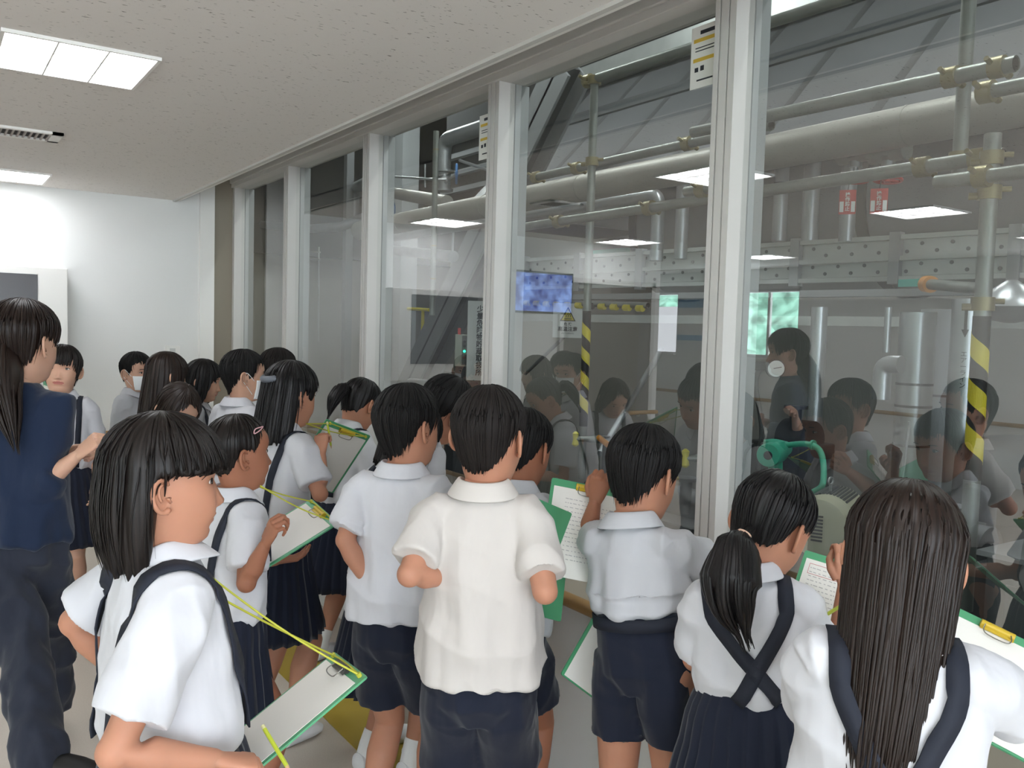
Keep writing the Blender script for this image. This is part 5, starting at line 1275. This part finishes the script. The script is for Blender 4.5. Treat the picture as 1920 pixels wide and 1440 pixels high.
# --- girl facing the camera behind her
def h_face(root, T, I): hair_shape('hair', root, T, m_hairb, [(0, .022), (30, .020), (45, .012), (58, -.02), (68, -.06), (80, -.075), (92, -.02), (110, -.07), (180, -.08)], .014, False, jag=.006, n=220, seed=14, locks=90, fringe=20)
person('face', 'person facing the camera between the navy jacket and the dark bob', (116, 690, 4.25), 196, -2, -3, tyaw=192, s=1.02, lean=.0, wear='girl', hair=h_face, skin=m_skin_p, skirt_len=.40, hem_r=.215, socks=m_sockb,
       arms=(('L', dict(e=(.2, -.15, -1), w=(0, .6, -.6))), ('R', dict(e=(.2, 0, -1), w=(-.2, .9, .3)))), hipz=.66)
clipboard('clipboard', 'small green clipboard held at the chest of the person facing the camera', (80, 712), (103, 717), (86, 752), (4.0, 3.95, 4.0), writing=False)
# --- masked boy by the far wall
person('maskboy', 'person with a white mask standing alone before the far wall', (258, 695, 5.0), 150, 4, 3, tyaw=130, s=.98, wear='boy', hair=h_boy(3, BOY2), skin=m_skin_p, mask=True, shirt=m_shirt3, hipz=.66)
# --- long brown-haired girl
LONGH = [(0, .03), (35, .03), (50, .0), (60, -.04), (68, -.10), (76, -.14), (90, -.20), (110, -.23), (180, -.24)]
def h_long(m=m_hairl, seed=2, ends=LONGH, flare=.12): return lambda root, T, I: hair_shape('hair', root, T, m, ends, .015, True, flare=flare, jag=.012, n=220, seed=seed, locks=70)
person('long3', 'person with long brown hair and a hand at the mouth near the far wall', (316, 702, 4.3), 78, 4, 0, s=.98, wear='girl', hair=h_long(), skin=m_skin_p, vox=.007, hipz=.65,
       arms=(('R', dict(e=(.35, .3, -1), w=(352, 712, False), hand='fist')),))
# --- girl bending her head in front of her
def h_low(root, T, I): hair_shape('hair', root, T, m_hairl, [(0, .092), (22, .078), (40, .045), (52, .0), (60, -.04), (72, -.09), (90, -.11), (180, -.13)], .014, True, flare=.08, jag=.008, n=200, seed=21, locks=60)
person('low', 'person bowing her head, only forehead and brown hair showing above the bob', (335, 768, 3.7), 165, 38, -4, tyaw=150, s=.97, wear='girl', hair=h_low, skin=m_skin_p, vox=.007, hipz=.58, lean=.02)
# --- black-haired girl beside the reveal
person('g4', 'person with shoulder-length black hair beside the brown reveal, face turned right', (384, 712, 4.7), 118, 10, 0, tyaw=110, s=.97, wear='girl', hair=h_long(m_hair, 31, [(0, .04), (30, .035), (48, .01), (56, -.03), (62, -.07), (70, -.12), (90, -.155), (180, -.165)], .10), skin=m_skin_p, vox=.007, shirt=m_shirt3, hipz=.65)
# --- masked boy in profile
person('mask2', 'person with a white mask seen from behind against the window frame', (460, 702, 3.9), 98, 4, 0, tyaw=72, s=1.0, wear='boy', hair=h_boy(5, BOY2, m_hairs, .012), skin=m_skin_p, mask=True, hipz=.67,
       arms=(('R', dict(e=(.25, .2, -1), w=(0, .8, .2))), ('L', dict(e=(.25, .2, -1), w=(0, .8, .2)))))
person('bushy', 'person with bushy dark hair half hidden behind the person with the hair ribbon', (524, 694, 4.4), 75, 6, 0, s=.99, wear='boy', hair=h_boy(6, BOY2, m_hairbs, .014), skin=m_skin_p, vox=.008, hipz=.66)
# --- half-up girl writing
HALF = [(0, .06), (30, .052), (48, .035), (58, .01), (66, -.02), (74, .0), (86, .012), (98, -.01), (106, -.15), (125, -.175), (180, -.18)]
def h_half(root, T, I):
    hair_shape('hair', root, T, m_hair, HALF, .014, True, flare=.10, jag=.008, n=220, seed=8, locks=90, tipin=.1)
    h = I['HM']; c = I['Hc']; b = MB()
    b.tube(smoothpath([c+h@V(-.035, -.098, .045), c+h@V(-.012, -.118, .038), c+h@V(.012, -.118, .038), c+h@V(.035, -.098, .045)]), [.008]+[.012]*17+[.008], mat('hair ribbon', '#5a5e66', .5), 10); b.build('hair_ribbon', root)
person('half', 'person with half-up black hair and a dark wristband writing on a raised clipboard', (548, 737, 3.08), 74, 8, 0, tyaw=70, s=1.0, lean=.05, wear='girl', hair=h_half, skin=m_skin, skirt_len=.37, hem_r=.20, hipz=.665, vox=.0055,
       arms=(('R', dict(e=(600, 925, True), w=(602, 850, False), hand='fist', palm=(.6, .3, -.3))), ('L', dict(e=(.3, .5, -1), w=(0, 1, .2)))), strap=dict(xs=.085, xb=.06))
I = PEOPLE['half']
a, e, w = I['A']['R'][:3]; d = (w-e).normalized(); b = MB(); u = d.orthogonal().normalized(); v_ = d.cross(u)
for k in range(18): g = 2*math.pi*k/18; ball(b, e.lerp(w, .42)+(u*math.cos(g)+v_*math.sin(g))*.0285, .0052, m_strap)
b.build('bead_wristband', I['root'])
clipboard('clipboard', 'raised green clipboard with white sheets, written on by the person with half-up hair', (612, 785), (692, 818), (543, 893), (3.05, 3.15, 3.0), clip='y', writing=False, cord_to=nc('half'))
pencil('pencil in the raised hand of the person with half-up hair', w+V(.03, .02, .10), w+V(.06, .06, .02), m_pen)
# --- girl with the hair clip, mouth open
def h_clip(root, T, I):
    hair_shape('hair', root, T, m_hairb, PULLED, .010, False, jag=.004, n=220, seed=12, locks=60)
    h = I['HM']; c = I['Hc']; b = MB(); b.tube(smoothpath([c+h@V(.062, .040, .075), c+h@V(.072, .028, .066), c+h@V(.078, .010, .058), c+h@V(.074, .014, .070), c+h@V(.062, .040, .075)]), .0016, mat('pink hair clip', '#c99aa0', .4), 6); b.build('hair_clip', root)
person('clip', 'person with a pink hair clip and open mouth, writing on a clipboard behind the bob', (452, 845, 2.45), 88, 0, 0, tyaw=78, s=.93, lean=.03, wear='girl', hair=h_clip, skin=m_skin_t, skirt_len=.36, hem_r=.18, vox=.005, hipz=.60,
       arms=(('R', dict(e=(462, 1092, True), w=(497, 1020, True), hand='write', palm=(.3, .3, -.7))), ('L', dict(e=(.25, .3, -1), w=(520, 1050, False), hand='soft', palm=(0, 0, 1)))), strap=dict(xs=.085))
clipboard('clipboard', 'green clipboard with a white sheet held by the person with the pink hair clip', (584, 934), (634, 980), (440, 1020), (2.42, 2.32, 2.28), clip='y', writing=False, cord_to=nc('clip'))

# --- bob's clipboard and pencil
I = PEOPLE['bob']
clipboard('clipboard', 'green clipboard with a blank white sheet held low in front of the bobbed person', (627, 1221), (688, 1267), (405, 1402), (1.95, 1.85, 1.6), clip='k', cord_to=(P(285, 1046, 1.44), P(392, 1078, 1.60)), writing=False)
pencil('lime pencil in the writing hand at the bottom left', P(496, 1366, 1.55), P(538, 1436, 1.50), m_pen)
# --- ponytail girl looking down by the glass
def tie(c, ax, m, root, r=.013, w=.010):
    b = MB(); b.tube([c-ax*w, c, c+ax*w], [r*.92, r*1.08, r*.92], m, 18); return b.build('hair_tie', root)
def h_pony2(root, T, I):
    hair_shape('hair', root, T, m_hair, PULLED, .010, False, jag=.004, n=200, seed=16, locks=50)
    h = I['HM']; c = I['Hc']; q = c+h@V(0, -.108, .01)
    tail_shape('ponytail', root, [q+h@V(0, .01, 0), q+h@V(0, -.03, -.005), q+h@V(0, -.05, -.06), q+h@V(0, -.045, -.14)], [(0, .013), (.25, .028), (.7, .026), (1, .006)], m_hair, 30, 5)
person('pony2', 'person with a short side ponytail looking down beside the window, third mullion behind', (678, 756, 3.88), 70, 28, 0, tyaw=70, s=.98, lean=.06, wear='girl', hair=h_pony2, vox=.0065, hipz=.65,
       arms=(('R', dict(e=(.25, .25, -1), w=(0, 1, .2))), ('L', dict(e=(.2, .4, -1), w=(0, 1, .2)))))
person('behind', 'person with black hair almost hidden behind the person in the bluish-white polo', (778, 812, 2.88), 80, 20, 0, tyaw=75, s=.95, lean=.04, wear='girl', hair=h_long(m_hair, 41, [(0, .04), (35, .03), (50, 0), (60, -.04), (70, -.09), (90, -.12), (180, -.13)], .02), vox=.008, hipz=.62)
person('neck', 'person bending forward between the two nearest white polos, open collar turned to the camera', (838, 766, 3.02), 82, 26, 14, tyaw=100, s=1.0, lean=.08, wear='boy', hair=h_boy(7, BOY2, m_hairs, .014), vox=.006, hipz=.66)
# --- boys from behind
def BL(x): return dict(e=x[0], w=x[1])
person('boyl', 'person in a bluish-white polo and navy shorts seen from behind, left of the two nearest', (768, 796, 2.42), 74, 3, -2, tyaw=52, s=.985, lean=.0, wear='boy', hair=h_boy(8, BOY2, m_hairs, .015, 220, .009), vox=.005, hipz=.655, bulk=1.06, hem=.035,
       arms=(('L', dict(e=(648, 1012, True), w=(690, 1092, False), hand='soft')), ('R', dict(e=(-.05, .15, -1), w=(-.4, 1, .1), hand='soft'))))
person('boyc', 'person in an off-white polo and navy shorts in the centre foreground, seen from behind', (920, 812, 2.02), 58, 2, 1, tyaw=40, s=1.01, lean=-.01, wear='boy', hair=h_boy(10, BOY, m_hairbs, .009, 160, .005), shirt=m_shirt2, skin=m_skin, vox=.0045, hipz=.665, bulk=.99, hem=.018,
       arms=(('L', dict(e=(768, 1076, True), w=(845, 1082, False), hand='soft')), ('R', dict(e=(1022, 1108, True), w=(1010, 1035, False), hand='fist'))))
person('hid', 'person writing with a raised fist, mostly hidden behind the centre polo', (984, 836, 2.50), 66, 14, 0, tyaw=62, s=.97, lean=.05, wear='boy', hair=h_boy(11, BOY, m_hairs, .010, 100, .005), skin=m_skin_t, shirt=m_shirt3, vox=.005, hipz=.65,
       arms=(('R', dict(e=(1095, 1026, True), w=(1116, 940, True), hand='fist', palm=(.7, .5, 0))), ('L', dict(e=(-.05, .5, -1), w=(-.2, 1, .2)))))
clipboard('clipboard', 'green clipboard held upright beside the centre polo, back edge to the camera', (985, 925), (1070, 960), (960, 1130), (1.95, 2.0, 1.85), writing=False, back=True)
clipboard('clipboard', 'green clipboard with two white sheets leaning on the ledge in front of the raised fist', (1035, 894), (1180, 925), (1010, 1070), (2.72, 2.66, 2.52), sheets=2, sheet_shift=(.10, .03), clip='y')
def h_lean(root, T, I): hair_shape('hair', root, T, m_hairs, BOY2, .014, False, jag=.007, n=260, seed=19, locks=190)
person('lean', 'person leaning over the ledge in a tucked polo and belted navy shorts', (1210, 884, 2.13), 78, 14, 0, tyaw=72, s=1.0, hip=(1205, 1225, 2.08), wear='boy', hair=h_lean, short=.54, shirt=m_shirt3, skin=m_skin, tuck=True, vox=.0045, bulk=.90, hem=.088,
       arms=(('L', dict(e=(1128, 1000, False), w=(1135, 935, False), hand='fist')), ('R', dict(e=(1330, 1060, False), w=(1312, 1070, False), hand='fist'))))
I = PEOPLE['lean']; b = MB(); Rr, Ff, up_, Tq = I['R'], I['F'], I['up'], I['Tq']
v2 = []
for g in np.linspace(0, 2*math.pi, 44, endpoint=False):
    p = Tq(math.sin(g)*.119, math.cos(g)*.096, .084); v2 += [p+up_*.016, p-up_*.014]
bl = mesh_obj('belt', I['root'], v2, [(2*i, 2*((i+1) % 44), 2*((i+1) % 44)+1, 2*i+1) for i in range(44)], m_strap); md = bl.modifiers.new('t', 'SOLIDIFY'); md.thickness = .004
clipboard('clipboard', 'green clipboard with a white sheet at the thigh of the person leaning over the ledge', (1150, 1090), (1240, 1160), (1062, 1245), (1.90, 1.88, 1.84), writing=False)
# --- ponytail girl at the lower right
def h_pony(root, T, I):
    hair_shape('hair', root, T, m_hair, PULLED, .011, False, jag=.003, n=260, seed=23, locks=80)
    q = P(1392, 1003, 1.80); ax = V(.2, -.35, -.9).normalized()
    tie(P(1391, 1008, 1.735), (P(1376, 1030, 1.72)-P(1402, 985, 1.75)).normalized(), mat('pink elastic', '#dcb9a2', .6), root, .017, .011)
    tail_shape('ponytail', root, [P(1406, 992, 1.77), P(1391, 1010, 1.735), P(1378, 1050, 1.70), P(1372, 1115, 1.68), P(1394, 1190, 1.68)], [(0, .010), (.22, .014), (.40, .044), (.65, .058), (.85, .042), (1, .014)], m_hair, 70, 6, tipvar=.14)
person('pony', 'person with a low black ponytail tied with a pink elastic, crossed navy suspenders', (1450, 982, 1.86), 84, 28, 6, tyaw=46, s=.98, hip=(1425, 1365, 1.84), wear='girl', hair=h_pony, skin=m_skin, skirt_len=.40, hem_r=.25, vox=.0045, bulk=.90,
       arms=(('R', dict(e=(.35, .35, -1), w=(1585, 1095, False), hand='write', palm=(.2, .4, -.7))), ('L', dict(e=(1303, 1235, False), w=(-.3, 1, 0)))), strap=dict(cross=True, xs=.085, xb=.045, wid=.016))
clipboard('clipboard', 'green clipboard with a red-framed worksheet between the two long-haired people at the right', (1510, 1030), (1660, 1075), (1455, 1200), (2.02, 1.88, 1.83), redbox=True, cord_to=None)
pencil('lime pencil in the hand of the person with the low ponytail', P(1598, 1122, 1.72), P(1552, 1150, 1.80), m_pen)
LONGN = [(0, .04), (35, .035), (50, .015), (62, -.01), (72, .0), (86, .010), (97, -.02), (106, -.24), (125, -.33), (160, -.37), (180, -.38)]
def h_longn(root, T, I): hair_shape('hair', root, T, m_hairl, LONGN, .016, True, flare=-.06, jag=.022, n=300, seed=27, tipin=.25, locks=220, side_r=.98)
person('long', 'person with very long straight dark brown hair at the lower right corner', (1694, 1036, 1.36), 58, 12, 4, tyaw=50, s=.97, lean=-.01, wear='girl', hair=h_longn, skin=m_skin, vox=.0042, hipz=.64, bulk=1.05,
       arms=(('L', dict(e=(1535, 1335, False), w=(-.3, 1, -.1))), ('R', dict(e=(1905, 1330, False), w=(-.6, 1, -.2), hand='soft'))), strap=dict(xs=.078, xb=.04, wid=.016, cross=True))
clipboard('clipboard', 'green clipboard with a white sheet and yellow clip at the lower right edge', (1775, 1128), (1960, 1215), (1720, 1320), (1.52, 1.42, 1.36), clip='y', writing=False)
